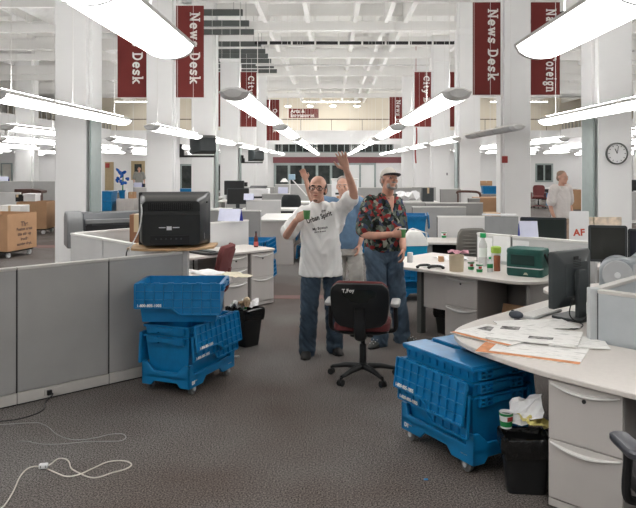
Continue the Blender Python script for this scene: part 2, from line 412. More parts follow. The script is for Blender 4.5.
# banners: each column of the second, fourth and sixth pair carries one on either side
def banner(side, out, row, words, lb, zt, zb, wd, face=None, talign=.95):
    y = ROWS[row]
    x = {(-1, 0): -4.36 - wd / 2, (-1, 1): -3.69 + wd / 2, (1, 1): 4.01 - wd / 2, (1, 0): 4.70 + wd / 2}[(side, out)]
    t_ = thing('hanging_banner', lb, 'banner', (x, y - .2, zb))
    h = zt - zb
    MB().box(-wd / 2, wd / 2, -.012, .012, 0, h).build('cloth', BANNER, t_)
    MB().cyl((-wd / 2 - .05, 0, h + .01), (wd / 2 + .05, 0, h + .01), .016).build('pole', PTRIM_W, t_); MB().cyl((-wd / 2 - .05, 0, -.01), (wd / 2 + .05, 0, -.01), .012).build('pole', PTRIM_W, t_)
    if words:
        slab_text(words, .335, LETTER, t_, frame((wd * .02, -.0135, h * .93), (0, 0, -1), (1, 0, 0)), sx=talign)
    return t_
banner(-1, 1, 1, 'News Desk', 'large dark red banner reading News Desk on the aisle side of the left column', 5.60, 3.44, .68, talign=.86)
banner(-1, 0, 1, 'News Desk', 'dark red banner half hidden behind the near left light, only Desk showing', 5.60, 3.44, .68, talign=.86)
banner(1, 1, 1, 'News Desk', 'large dark red banner reading News Desk on the aisle side of the right column', 5.68, 3.5, .68, talign=.86)
banner(1, 0, 1, 'National/Foreign', 'dark red banner reading National/Foreign crossed by the near right light', 5.68, 3.5, .68, talign=.63)
banner(-1, 1, 3, 'City Desk', 'dark red City Desk banner on the left above a hanging light', 5.55, 3.36, .69)
banner(-1, 0, 3, '', 'dark red banner mostly hidden behind the second left column', 5.55, 3.36, .69)
banner(1, 1, 3, 'City Desk', 'dark red City Desk banner on the right of the hall', 5.55, 3.36, .69)
banner(1, 0, 3, '', 'narrow strip of dark red banner beside the right News Desk banner', 5.55, 3.36, .62)
banner(-1, 1, 5, '   Outlook', 'small dark red banner at the left end of the far gallery', 5.5, 3.2, .74)
banner(1, 1, 5, 'News Desk', 'small dark red banner at the right end of the far gallery', 5.65, 3.3, .74)
# dark slats hung under the ceiling on the left
SLAT = mat('slat_grey', (.085, .095, .092, 1), .6)
for i, (yy, zb) in enumerate(((19.3, 5.96), (20.8, 5.96), (22.1, 5.95), (24.3, 5.95), (25.9, 5.95), (27.0, 5.95), (28.3, 5.95), (29.8, 5.95), (31.4, 5.95))):
    t_ = thing('ceiling_slat', 'dark grey slat hung below the ceiling left of the aisle', 'slat', (-4.2, yy, zb), group='dark slats under the ceiling')
    MB().box(-2.6, 1.75, -.05, .05, 0, .17).build('board', SLAT, t_)
    m = MB()
    m.cyl((-1.9, 0, .17), (-1.9, 0, ZC - zb), .012, 6)
    m.build('hanger', STEEL, t_); MB().cyl((1.5, 0, .17), (1.5, 0, ZC - zb), .012, 6).build('hanger', STEEL, t_)
# black conduit across the hall
t_ = thing('ceiling_conduit', 'black jointed conduit running across the hall below the ceiling', 'conduit', (0, 23, 5.9))
y0 = 0.3
pts = [(-2.55, y0, 0), (4.05, y0, 0), (6.5, -4.6, .05)]
MB().tube(pts, .055, 10).build('pipe', BLACKM, t_)
for k in range(9):
    x = -2.1 + .78 * k
    m = MB().box(x - .03, x + .03, y0 - .065, y0 + .065, -.065, .065); m.cyl((x, y0, .06), (x, y0, 1.09), .012, 6)
    m.build('hanger', PTRIM_W, t_)
# white baffles and pipes over the side bays
for i, (x0, x1) in enumerate(((-14.1, -4.9), (5.3, 14.7))):
    for k in range(8):
        y = 14.0 + 2.6 * k
        if min(abs(y - r) for r in ROWS) < .5: y += .6
        o = tag(MB().box(x0, x1, y - .05, y + .05, 5.0 + .1 * (k % 2), 5.3).cyl(((x0 + x1) / 2, y, 5.2), ((x0 + x1) / 2, y, ZC), .015, 6).build('ceiling_baffle', CEIL), 'white baffle hung over the %s bay' % ('left' if i == 0 else 'right'), 'baffle', 'white baffles over the %s bay' % ('left' if i == 0 else 'right'))
DUCT = mat('duct_paint', (.70, .70, .69, 1), .5)
for x, z, r, lb in ((-7.1, 5.75, .32, 'fat white air duct running along the left bay'), (7.4, 5.75, .32, 'fat white air duct running along the right bay')):
    t_ = thing('air_duct', lb, 'duct', (x, 24, z))
    MB().cyl((0, -17, 0), (0, 20, 0), r, 20).build('tube', DUCT, t_, smooth=True)
    for k in range(8):
        m = MB().lathe([(r + .015, -.04), (r + .015, .04)], 20, M=Matrix.Translation((0, -15 + 4.7 * k, 0)) @ Matrix.Rotation(PI / 2, 4, 'X'))
        m.cyl((0, -15 + 4.7 * k, r), (0, -15 + 4.7 * k, ZC - z - .012), .012, 6)
        m.build('collar', DUCT, t_)
for i, (y, z) in enumerate(((17.9, 6.05), (29.6, 6.05))):
    tag(MB().cyl((-3.2, y, z), (5.2, y, z), .04, 8).cyl((0, y, z), (0, y, ZC), .012, 6).build('ceiling_pipe', DUCT), 'thin white pipe across the hall ceiling', 'pipe', 'thin white ceiling pipes')
# red hanging cable on the right, red fire horns
REDP = mat('red_plastic', (.32, .035, .03, 1), .5)
p = at(416, 128, 28.5)
tag(MB().tube(spline([(p.x, 28.5, 3.6), (p.x + .03, 28.5, 2.9), (p.x - .03, 28.5, 2.4), (p.x, 28.5, 1.90)]), .03, 8).cyl((p.x, 28.5, 3.5), (p.x, 28.5, ZC), .012, 6).build('hanging_cable', REDP), 'thick red cord hanging right of the aisle below the City Desk banner', 'cord')
def wallbit(nm, px, py, Y, w, h, m_, lb, cat, d=.06):
    p = at(px, py, Y)
    return tag(MB().box(p.x - w / 2, p.x + w / 2, Y - d, Y, p.z - h / 2, p.z + h / 2).build(nm, m_, bevel=.01), lb, cat)
wallbit('fire_alarm', 502.3, 159.5, ROWS[1] - .33, .13, .16, REDP, 'red fire alarm box on the right column near a cardboard box', 'alarm').location.x += .05
wallbit('fire_alarm', 107.5, 165.5, YF - .1, .26, .3, REDP, 'small red fire alarm seen past the near left column', 'alarm')
# wall clocks
def clock(c, r, lb):
    t_ = thing('wall_clock', lb, 'clock', c)
    R = Matrix.Rotation(PI / 2, 4, 'X')
    MB().lathe([(r, 0), (r, .05), (r * .93, .055), (r * .88, .04), (r * .88, 0)], 32, M=R).build('case', DGREY, t_, smooth=True)
    MB().lathe([(r * .88, .01), (r * .88, .035)], 32, M=R).build('dial', PAPER, t_)
    m = MB()
    for k in range(12):
        a_ = 2 * PI * k / 12
        m.bar((r * .68 * math.sin(a_), -.037, r * .68 * math.cos(a_)), (r * .80 * math.sin(a_), -.037, r * .80 * math.cos(a_)), r * .05, .003, up=(0, 1, 0))
    m.build('hour_mark', INK, t_)
    for L, a_, w in ((.48, math.radians(-25), .07), (.70, math.radians(10), .045)):
        MB().bar((0, -.041, 0), (r * L * math.sin(a_), -.041, r * L * math.cos(a_)), r * w, .003, up=(0, 1, 0)).build('hand', INK, t_)
p = at(616.5, 153.5, ROWS[0] - .345)
clock((p.x, ROWS[0] - .331, p.z), .165, 'round wall clock on the big near right column')
p = at(424.5, 162.5, 27)
p = at(424.5, 162.5, YF - .08)
clock((p.x, YF - .085, p.z), .34, 'round wall clock on the white door at the far right end')
# televisions on brackets
def wall_tv(x, y, z, lb, k=1.):
    t_ = thing('mounted_television', lb, 'television', (x, y, z))
    MB().box(-.62, -.5, -.06, .06, -.30, .02).build('bracket_plate', BLACKM, t_)
    m = MB().box(-.55, .28, -.05, .05, -.30, -.25); m.box(-.55, -.45, -.05, .05, -.3, -.1)
    m.build('bracket_arm', BLACKM, t_)
    m = MB().loft([[V((-.3 * q, yy, -.22 * q + .0)), V((.3 * q, yy, -.22 * q)), V((.3 * q, yy, .24 * q)), V((-.3 * q, yy, .24 * q))] for yy, q in ((-.22, .7), (.02, 1), (.2, 1))])
    m.move(Matrix.Rotation(math.radians(35), 4, 'Z') @ Matrix.Translation((.05, 0, 0)))
    m.build('television_case', CHAR, t_, bevel=.02)
    MB().box(-.27, .27, .2, .215, -.19, .2).move(Matrix.Rotation(math.radians(35), 4, 'Z') @ Matrix.Translation((.05, 0, 0))).build('screen', BLACK, t_)
    return t_
wall_tv(-3.12, ROWS[1] + .22, 2.33, 'black television on a bracket arm beside the left column under the News Desk banner')
wall_tv(-3.05, ROWS[3], 2.2, 'smaller black television on a bracket further back on the left column row')
# little notices on columns
wallbit('paper_notice', 228, 173, ROWS[3] - .33, .28, .2, PAPER, 'small notice stuck on the third left column', 'notice', .006)
wallbit('switch_box', 447, 174, ROWS[3] - .33, .06, .1, MGREY, 'tiny switch on the second right column', 'switch', .03)

# ---------------------------------------------------------------- pendant lights
def make_light(lit=True, L=4.3, top=6.5):
    t_ = thing('pendant_light', '', 'light')
    xs = [(-.135, .02), (-.12, -.012), (-.085, -.035), (-.045, -.047), (0, -.051), (.045, -.047), (.085, -.035), (.12, -.012), (.135, .02)]
    cap = .13
    def ring(y, k, dz=0): return [V((x * k, y, z * k + dz)) for x, z in xs + [(.06, .07), (-.06, .07)]]
    # lens
    m = MB()
    y0, y1 = -L / 2 + cap, L / 2 - cap
    m.loft([[V((x, y, z)) for x, z in xs + [(0, .012)]] for y in (y0, -L / 6, L / 6, y1)])
    m.build('lens', LENS if lit else LGREY, t_, smooth=True)
    MB().loft([[V((x, y, z)) for x, z in ((-.138, .021), (.138, .021), (.145, .034), (.06, .075), (-.06, .075), (-.145, .034))] for y in (y0, y1)]).build('housing', PTRIM_W, t_)
    if lit: MB().box(-.045, .045, y0 + .1, y1 - .1, .076, .082).build('upper_lens', UPLENS, t_)
    for s in (-1, 1):
        e = s * L / 2
        m = MB().loft([[V((x * k, y, z * k + .012 * (1 - k))) for x, z in xs + [(.145, .034), (.06, .075), (-.06, .075), (-.145, .034)]] for y, k in ((e - s * cap, 1.01), (e - s * cap * .45, .93), (e, .62))])
        m.build('end_cap', WHITE, t_, smooth=True)
    for y in (-L / 6, L / 6):
        MB().loft([[V((x * 1.03, y + d, z * 1.08)) for x, z in xs + [(.06, .077), (-.06, .077)]] for d in (-.007, .007)]).build('joint_band', MGREY, t_)
    for y in (-L * .38, 0, L * .38):
        MB().cyl((0, y, .07), (0, y, top - 2.51), .004, 6).build('hanger', PTRIM_W, t_)
    return t_
proto_lit = make_light(); proto_off = make_light(False); proto_low = make_light(True, 4.3, 3.58)
LZ = 2.503
cols_x = [-3.15, -.90, 1.16, 3.25]
side_l = [-5.7 - 2.1 * k for k in (0, 1.35, 2.9, 4.7, 6.2)]; side_r = [6.0 + 2.1 * k for k in (0, 1.35, 2.9, 4.7, 6.2)]
nearlab = {(-.90, 0): 'lit pendant light hanging overhead in the top left corner', (1.16, 0): 'lit pendant light hanging overhead in the top right corner',
           (-.90, 1): 'lit pendant light in front of the left City Desk banner', (1.16, 1): 'lit pendant light in front of the right City Desk banner',
           (-3.15, 1): 'long lit pendant light crossing the big near left column', (3.25, 1): 'lit pendant light crossing the big near right column',
           (-3.15, 2): 'lit pendant light in front of the bracket television on the left', (3.25, 2): 'unlit grey pendant light right of the aisle',
           (3.25, 3): 'lit pendant light just beyond the unlit one on the right', (-.90, 2): 'lit pendant light at the foot of the small far left banner',
           (1.16, 2): 'lit pendant light at the foot of the small far right banner'}
used = set()
def put_light(x, k, lab, grp, y0=3.33 - 2.03):
    off = (x == 3.25 and k == 2)
    src = proto_off if off else (proto_low if (x < -14.3 or x > 14.9) and k > 1 else proto_lit)
    y = 1.85 if k == 0 else 2.72 + 5.8 * k
    if src.name in used: o = dup(src)
    else: o = src; used.add(src.name)
    o.location = (x, y, LZ); o['label'] = lab
    if grp: o['group'] = grp
    elif 'group' in o: del o['group']
for k in range(8):
    for x in cols_x:
        lb = nearlab.get((x, k))
        if lb: put_light(x, k, lb, None)
        elif k == 0: put_light(x, k, 'lit pendant light overhead at the %s edge' % ('left' if x < 0 else 'right'), None)
        else: put_light(x, k, 'lit pendant light in the converging rows far down the aisle', 'pendant lights far down the aisle')
    for x in side_l: put_light(x, k, 'lit pendant light in the crowded rows over the left bay', 'pendant lights over the left bay')
    for x in side_r: put_light(x, k, 'lit pendant light in the crowded rows over the right bay', 'pendant lights over the right bay')
# ================================================================ OFFICE FURNITURE
SEAM = mat('panel_seam', (.05, .05, .05, 1), .8)
# ---- cubicle panels: one thing per segment
def panel(p, q, label, h=1.07, th=.06, fab=FABRIC, trim=PTRIM, base=.10, group=None, fab2=None, name='cubicle_panel'):
    p = V((p[0], p[1], 0)); q = V((q[0], q[1], 0)); d = q - p; L = d.length
    t_ = thing(name, label, 'partition', p, math.atan2(d.y, d.x), group)
    g = .006
    MB().box(g, L - g, -th / 2 + .004, th / 2 - .004, base, h - .022).build('fabric_panel', fab, t_, bevel=.004)
    MB().box(g * .5, L - g * .5, -th / 2, th / 2, h - .022, h).build('top_cap', trim, t_, bevel=.003)
    MB().box(g * .5, L - g * .5, -th / 2 - .002, th / 2 + .002, .012, base - .004).build('base_plinth', trim, t_, bevel=.002)
    MB().box(g, L - g, -th / 2 + .012, th / 2 - .012, 0, .013).box(-.001, g, -th / 2 + .008, th / 2 - .008, .01, h - .01).build('seam_strip', SEAM, t_)
    return t_
def post(p, label, h=1.075, w=.065, trim=PTRIM):
    return tag(MB().box(-w / 2, w / 2, -w / 2, w / 2, 0, h).build('panel_post', trim, bevel=.004, loc=(p[0], p[1], 0)), label, 'post')
# left foreground run, along s = -5.5
def lrun(t): return V((-1.90 + .738 * (t - 0), 5.94 + .675 * t, 0))
N0 = lrun(-.747 * 2 - .0); N1 = lrun(-.747); N2 = lrun(0); N3 = lrun(.712)
ew = lrun(1).normalized()
p_l1 = panel(N0, N1, 'grey fabric cubicle panel cut by the left edge of the photo')
p_l2 = panel(N1, N2, 'grey fabric cubicle panel with a white mark on its plinth, second from left edge')
p_l3 = panel(N2, N3, 'grey fabric cubicle panel behind the left blue crate stack')
post(N3 + (N3 - N2).normalized() * .036, 'grey end post of the left partition beside the black monitor box')
# power outlet in the plinth
dv = (N2 - N1).normalized(); nv = V((dv.y, -dv.x, 0))
oc = N1 + dv * .24 + nv * .034
OUT = thing('power_outlet', 'small outlet plate in the partition plinth where a black cord plugs in', 'outlet', oc, math.atan2(dv.y, dv.x))
MB().box(-.035, .11, -.006, .004, .03, .08).build('plate', PTRIM, OUT, bevel=.002)
MB().box(-.018, .018, -.03, -.006, .035, .075).build('plug', BLACK, OUT, bevel=.004)
# panels of the workstation behind
dA = V((S2, -S2, 0)); dB = V((S2, S2, 0))
W1 = N3 + dA * 0 + V((-.05, .03, 0))
c2 = at(72.6, 232, 8.15); c2.z = 0
k1 = at(105, 237.5, 7.55); k1.z = 0
panel(c2, k1, 'white cubicle panel behind the left partition, left of the television', fab=FABRIC_L, trim=PTRIM_W)
pe = V((N3.x - .12, N3.y + .10, 0))
panel(k1, k1 + (pe - k1) * .985, 'white cubicle panel behind the left partition, below the television', fab=FABRIC_L, trim=PTRIM_W)
c3 = at(131, 228, 8.75); c3.z = 0
panel(c2 + dB * .04, c3, 'pale panel in front of the long grey plotter', fab=FABRIC_L, trim=PTRIM_W)
panel(c3 + dB * .01, c3 + dB * .9, 'pale panel right of the plotter behind the television', fab=FABRIC_L, trim=PTRIM_W)
B1 = c3 + dB * .915
panel(B1, B1 + dB * .93, 'pale low panel under the name card beside the red chair', fab=FABRIC_L, trim=PTRIM_W)
# ---- worktops
def worktop(poly, label, z=.74, th=.032, loc=(0, 0, 0)):
    t_ = thing('worktop', label, 'desk', (loc[0], loc[1], 0), A45)
    MB().prism(poly, z - th, z).build('top', LAMINATE, t_, bevel=.006)
    return t_
def leg_panel(t_, x0, x1, y0, y1, z=.707, m_=CABD):
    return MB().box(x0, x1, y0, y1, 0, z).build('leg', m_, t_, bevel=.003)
# right foreground desk (local x = s, y = t)
S0, T0 = -2.87, 3.50
poly = [(q.x, q.y) for q in spline([(-2.85, 4.55, 0), (-2.845, 4.3, 0), (-2.81, 4.06, 0), (-2.74, 3.90, 0), (-2.6, 3.76, 0), (-2.4, 3.65, 0), (-2.1, 3.56, 0), (-1.85, 3.515, 0), (-1.5, 3.49, 0)], 4)] + [(-1.0, T0 - .02), (-.55, T0 - .02), (-.55, 4.325), (-2.045, 4.325), (-2.045, 6.55), (-2.9, 6.55)] + arc(-2.9, 5.98, .27, 110, 250, 8)[::1] + [(S0 + .02, 5.55)]
desk_r = worktop(poly, 'large pale worktop on the right with newspapers and monitor, rounded end')
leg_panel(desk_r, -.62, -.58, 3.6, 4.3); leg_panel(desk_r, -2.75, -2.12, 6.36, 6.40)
leg_panel(desk_r, -2.10, -2.06, 4.45, 5.0)
# right partition around it
C1 = st(-1.99, 4.37)
post(C1, 'grey corner post of the right partition standing at the desk', trim=mat('blue_grey_trim', (.46, .48, .49, 1), .5))
FAB_R = mat('blue_grey_fabric', (.43, .46, .48, 1), .95, var=.05, bump=.25, bscale=420)
panel(C1 + dA * .036, C1 + dA * .95, 'blue-grey panel facing the camera at the right edge above the pale desk', fab=FAB_R)
panel(C1 + dB * .036, C1 + dB * .95, 'blue-grey panel running back from the right corner post', fab=FAB_R)
panel(C1 + dB * .96, C1 + dB * 1.9, 'blue-grey panel further back behind the silver desk device', fab=FAB_R)
# centre desk
poly = [(-5.25, 6.0)] + arc(-3.62, 6.30, .30, 270, 360, 8) + [(-3.32, 6.93), (-4.62, 6.93), (-4.62, 7.25), (-5.42, 7.25)] + arc(-5.0, 6.42, .42, 170, 250, 6)
desk_c = worktop(poly, 'pale desk in the centre holding bottles and the green cooler bag')
leg_panel(desk_c, -4.82, -4.76, 6.16, 6.24, m_=DGREY)
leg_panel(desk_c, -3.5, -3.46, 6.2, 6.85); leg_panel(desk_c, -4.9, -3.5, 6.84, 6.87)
MB().box(-4.74, -4.42, 6.18, 6.21, .30, .707).build('end_panel', CAB, desk_c)
Q0 = st(-3.3 + .15, 7.0); Q1 = st(-4.12, 7.0); Q2 = st(-4.58, 7.0)
panel(Q1, Q0, 'grey panel behind the green cooler bag, monitor standing beyond it', fab=FABRIC_L, trim=PTRIM_W)
panel(Q2, Q1 - dA * .01, 'grey panel with white sheets pinned behind the bottles', fab=FABRIC_L, trim=PTRIM_W)
# left desk
poly = rrect(-7.84, -7.17, 3.72, 6.12, .05)
desk_l = worktop(poly, 'pale left desk with the red bottle, behind the maroon chair')
leg_panel(desk_l, -7.8, -7.2, 3.75, 3.79)
poly = [(-7.15, 3.72), (-6.0, 3.72)] + arc(-5.75, 3.98, .28, 270, 450, 8) + [(-7.15, 4.26)]
desk_l2 = worktop(poly, 'pale worktop tongue behind the left crates with papers on its end')
leg_panel(desk_l2, -6.4, -6.36, 3.75, 4.2, m_=DGREY)
# ---- drawer units (front faces local -y, width along x)
def pedestal(label, loc, rz, w=.40, d=.58, h=.70, drawers=2, side=CABD, group=None):
    t_ = thing('file_pedestal', label, 'cabinet', loc, rz, group)
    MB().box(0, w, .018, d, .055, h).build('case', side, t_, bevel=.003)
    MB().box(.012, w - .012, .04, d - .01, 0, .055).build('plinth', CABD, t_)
    MB().box(0, w, .006, .03, .012, .052).build('kick_plate', CAB, t_)
    hs = (h - .06) / drawers
    zz = [.057 + hs * k for k in range(drawers + 1)] if drawers == 2 else [.057, .057 + .46 * (h - .06), .057 + .73 * (h - .06), .057 + (h - .06)]
    for k in range(len(zz) - 1):
        f = MB().box(.003, w - .003, 0, .02, zz[k] + .003, zz[k + 1] - .003).build('drawer', CAB, t_, bevel=.003)
        zt = zz[k + 1] - .02
        m = MB(); rings = []
        for i in range(13):                               # long bowed lip handle
            u = i / 12; x = .014 + (w - .028) * u; s_ = math.sin(PI * u); q = .004 + .022 * s_
            zc = zt - .030 * s_ ; hh = .007 + .006 * s_
            rings.append([V((x, 0.002, zc + hh)), V((x, -q, zc + hh * .8)), V((x, -q - .002, zc + hh * .2)), V((x, 0.002, zc - hh))])
        m.loft(rings)
        m.build('handle', PTRIM_W, f, smooth=True)
        if k == len(zz) - 2:
            MB().cyl((w * .5, .002, zt - .055), (w * .5, -.006, zt - .055), .011, 12).build('lock', BLACK, f)
    return t_
pedestal('two-drawer putty file cabinet under the right foreground desk', st(-1.865, 3.535), A45, w=.41)
pedestal('two-drawer putty cabinet under the centre desk below the bottles', st(-4.40, 6.10), A45, w=.40)
RF = A45 + PI / 2                                          # fronts facing towards +s
pc = pedestal('two-drawer cabinet at the right end of the left desk', st(-7.2, 5.72), RF, w=.385)
pedestal('three-drawer cabinet beside the maroon chair under the left desk', st(-7.2, 5.28), RF, w=.385, drawers=3)
# ---- task chairs
def task_chair(label, loc, rz, mcush=BURG, mshell=BLACK, back_h=.88, arms=True, name='task_chair', padmat=None, word=None):
    """front faces local +y"""
    t_ = thing(name, label, 'chair', loc, rz)
    padmat = padmat or MGREY
    for k in range(5):
        a_ = 2 * PI * k / 5 + PI / 2 + .05
        c, s = math.cos(a_), math.sin(a_)
        m = MB().tube([(.02 * c, .02 * s, .105), (.16 * c, .16 * s, .10), (.29 * c, .29 * s, .072)], [.028, .024, .016], 10)
        o = m.build('star_leg', mshell, t_, smooth=True)
        w = MB()
        for dd in (-.016, .016):
            w.cyl((.30 * c - dd * s - .008 * s, .30 * s + dd * c + .008 * c, .027), (.30 * c - dd * s + .008 * s, .30 * s + dd * c - .008 * c, .027), .027, 16)
        w.cyl((.30 * c, .30 * s, .03), (.30 * c, .30 * s, .075), .009)
        w.build('caster', BLACKM, o)
    MB().lathe([(.045, .085), (.045, .13), (.032, .14), (.030, .30), (.018, .305), (.018, .40)], 18).build('gas_stem', BLACK, t_, smooth=True)
    MB().box(-.10, .10, -.13, .11, .385, .425).build('tilt_box', BLACK, t_, bevel=.01)
    prof = rrect(-.24, .24, -.22, .25, .10, 6)
    m = MB().loft([[V((x * k, y * k, z + .02 * ((y / .25) ** 2 if y < 0 else 0))) for x, y in prof] for z, k in ((.432, .88), (.445, .98), (.475, 1.0), (.502, .97), (.512, .86))])
    m.build('seat', mcush, t_, smooth=True)
    MB().loft([[V((x * k, y * k, z)) for x, y in prof] for z, k in ((.418, .80), (.434, .96), (.446, .985))]).build('seat_shell', mshell, t_, smooth=True)
    # back: a curved, rounded slab, shell behind and cushion in front
    def slab(off0, off1, grow, z0=.50, z1=back_h):
        zs = [z0 + (z1 - z0) * k / 10 for k in range(11)]
        def pt(u, z, o):
            hw = (.208 + .032 * math.sin(PI * min(1, (z - z0) / (z1 - z0) * .75))) + grow
            zn = (z - z0) / (z1 - z0)
            cr = 1.0
            e = min(zn, 1 - zn)
            if e < .22: cr = .80 + .20 * math.sqrt(max(0, 1 - (1 - e / .22) ** 2)) * 1.0
            x = hw * cr * u
            y = -.215 - .10 * zn + .05 * math.sin(PI * zn) * 0 - .06 * (1 - u * u) + o
            return V((x, y, z + .015 * (1 - u * u) * (zn - .4)))
        us = [-1, -.9, -.65, -.35, 0, .35, .65, .9, 1]
        rings = []
        for z in zs: rings.append([pt(u, z, off1) for u in us] + [pt(u, z, off0) for u in us[::-1]])
        return MB().loft(rings), pt
    m, pt = slab(-.012, .012, .008); m.build('back_shell', mshell, t_, bevel=.012, smooth=True)
    m2, _ = slab(.014, .05, .0, .52, back_h + .012); m2.build('backrest', mcush, t_, bevel=.016, smooth=True)
    mp, _ = slab(-.018, -.012, -.045, .60, back_h - .05); mp.build('back_plate', mat('glossy_back_plate', (.014, .018, .017, 1), .22) if mshell is BLACK else mshell, t_, bevel=.004, smooth=True)
    m = MB().tube(spline([(0, -.02, .405), (0, -.20, .40), (0, -.285, .45), (0, -.305, .60), (0, -.32, .68)], 6), [.03] * 25, 8)
    m.v = [V((p.x * 1.7, p.y, p.z)) for p in m.v]
    m.build('back_bar', mshell, t_, smooth=True)
    if arms:
        for s in (-1, 1):
            ar = MB().tube(spline([(s * .12, .02, .42), (s * .24, .02, .415), (s * .285, .015, .45), (s * .285, .0, .60), (s * .285, -.0, .645)], 5), .02, 8).build('arm_post', mshell, t_, smooth=True)
            pp = rrect(-.04, .04, -.13, .13, .038, 5)
            MB().loft([[V((s * .285 + x * k, y * k + .0, z)) for x, y in pp] for z, k in ((.645, .85), (.655, 1), (.675, 1), (.685, .85))]).build('arm_pad', padmat, t_, smooth=True)
    if word:
        o = text(word, .042, LETTER, t_, frame((-.085, -.398, back_h - .050), (1, 0, .06), (0, -.1, 1)), .0012)
        o['label'] = 'white handwriting on the back'
    return t_, pt
SILV = mat('silver_arm_pad', (.42, .43, .43, 1), .35)
ch, pt = task_chair('black and burgundy task chair seen from behind, white handwriting on its back', (.275, 6.12, 0), math.radians(-8), padmat=SILV, word='T,Foy')
GRPAD = mat('dark_arm_pad', (.06, .063, .075, 1), .3)
task_chair('dark task chair cut by the right edge, only its arm showing', (1.555, 3.0, 0), math.radians(0), mcush=BLACKM, padmat=GRPAD)
mr = mat('maroon_upholstery', (.17, .045, .045, 1), .85, bump=.2, bscale=250)
task_chair('maroon upholstered chair tucked into the left desk', (-1.50, 8.12, 0), math.radians(84), arms=False, mcush=mr, mshell=mr, back_h=.93, name='desk_chair')
gc = mat('grey_ribbed_upholstery', (.15, .145, .13, 1), .85)
gch, _ = task_chair('grey high-backed chair behind the bottles at the centre', (1.73, 9.14, 0), math.radians(12), arms=False, mcush=gc, mshell=gc, back_h=1.04, name='desk_chair')
gch.scale = (.80, .9, 1)
for k in range(9):                                         # stitched ribs of the grey back
    z = .60 + .045 * k
    pts = [gp for gp in [V((u * .20, -.232 - .1 * ((z - .5) / .54) - .06 * (1 - u * u), z)) for u in [-1 + i / 5 for i in range(11)]]]
    MB().tube(pts, .012, 6).build('rib', gc, gch, smooth=True)
task_chair('dark red chair far back right of the column beside a blue crate', (8.75, 29.6, 0), math.radians(160), mcush=mr, mshell=mr, name='desk_chair', back_h=.95)
# ================================================================ BLUE CRATES
def crate_walls(m, l0, w0, l1, w1, h, t=.004):
    def r(l, w, z): return [V((l / 2 * a, w / 2 * b_, z)) for a, b_ in ((-1, -1), (1, -1), (1, 1), (-1, 1))]
    m.loft([r(l0, w0, 0), r(l1, w1, h), r(l1 - 2 * t, w1 - 2 * t, h), r(l0 - 2 * t, w0 - 2 * t, t)])
LC, WC, HC = .70, .455, .315
def flap_geo(mirror=1, ribs=True):
    """one lid half: u along the hinge (-.5..), w outwards from the hinge, n = ribbed side"""
    m = MB(); L = LC / 2 - .006
    d0, d1 = .192, .246
    out = [(-L, 0), (L, 0), (L, d1), (.02, d1), (-.05, d0), (-L, d0)]
    if mirror < 0: out = [(-u, w) for u, w in out][::-1]
    m.prism(out, 0, .008)
    def dep(u): 
        u *= mirror
        return d0 if u < -.05 else (d1 if u > .02 else d0 + (d1 - d0) * (u + .05) / .07)
    # rim and grid ribs
    n = len(out)
    for i in range(n):
        a, b_ = out[i], out[(i + 1) % n]
        m.bar((a[0], a[1], .014), (b_[0], b_[1], .014), .010, .020)
    if ribs:
        for k in range(1, 9):
            u = -L + 2 * L * k / 9
            m.bar((u, .004, .015), (u, dep(u) - .002, .015), .008, .016)
        for w in (.062, .128): m.bar((-L, w, .014), (L, w, .014), .007, .014)
        m.bar((-.03 * mirror, .194, .014), (L * mirror, .194, .014), .007, .014)
        for k in range(6):
            u = (-L + .03 + 2 * L * k / 6)
            m.box(u, u + .05, -.012, .004, .0, .016)      # hinge knuckles
    return m
NUMBER = '1-800-805-1005'
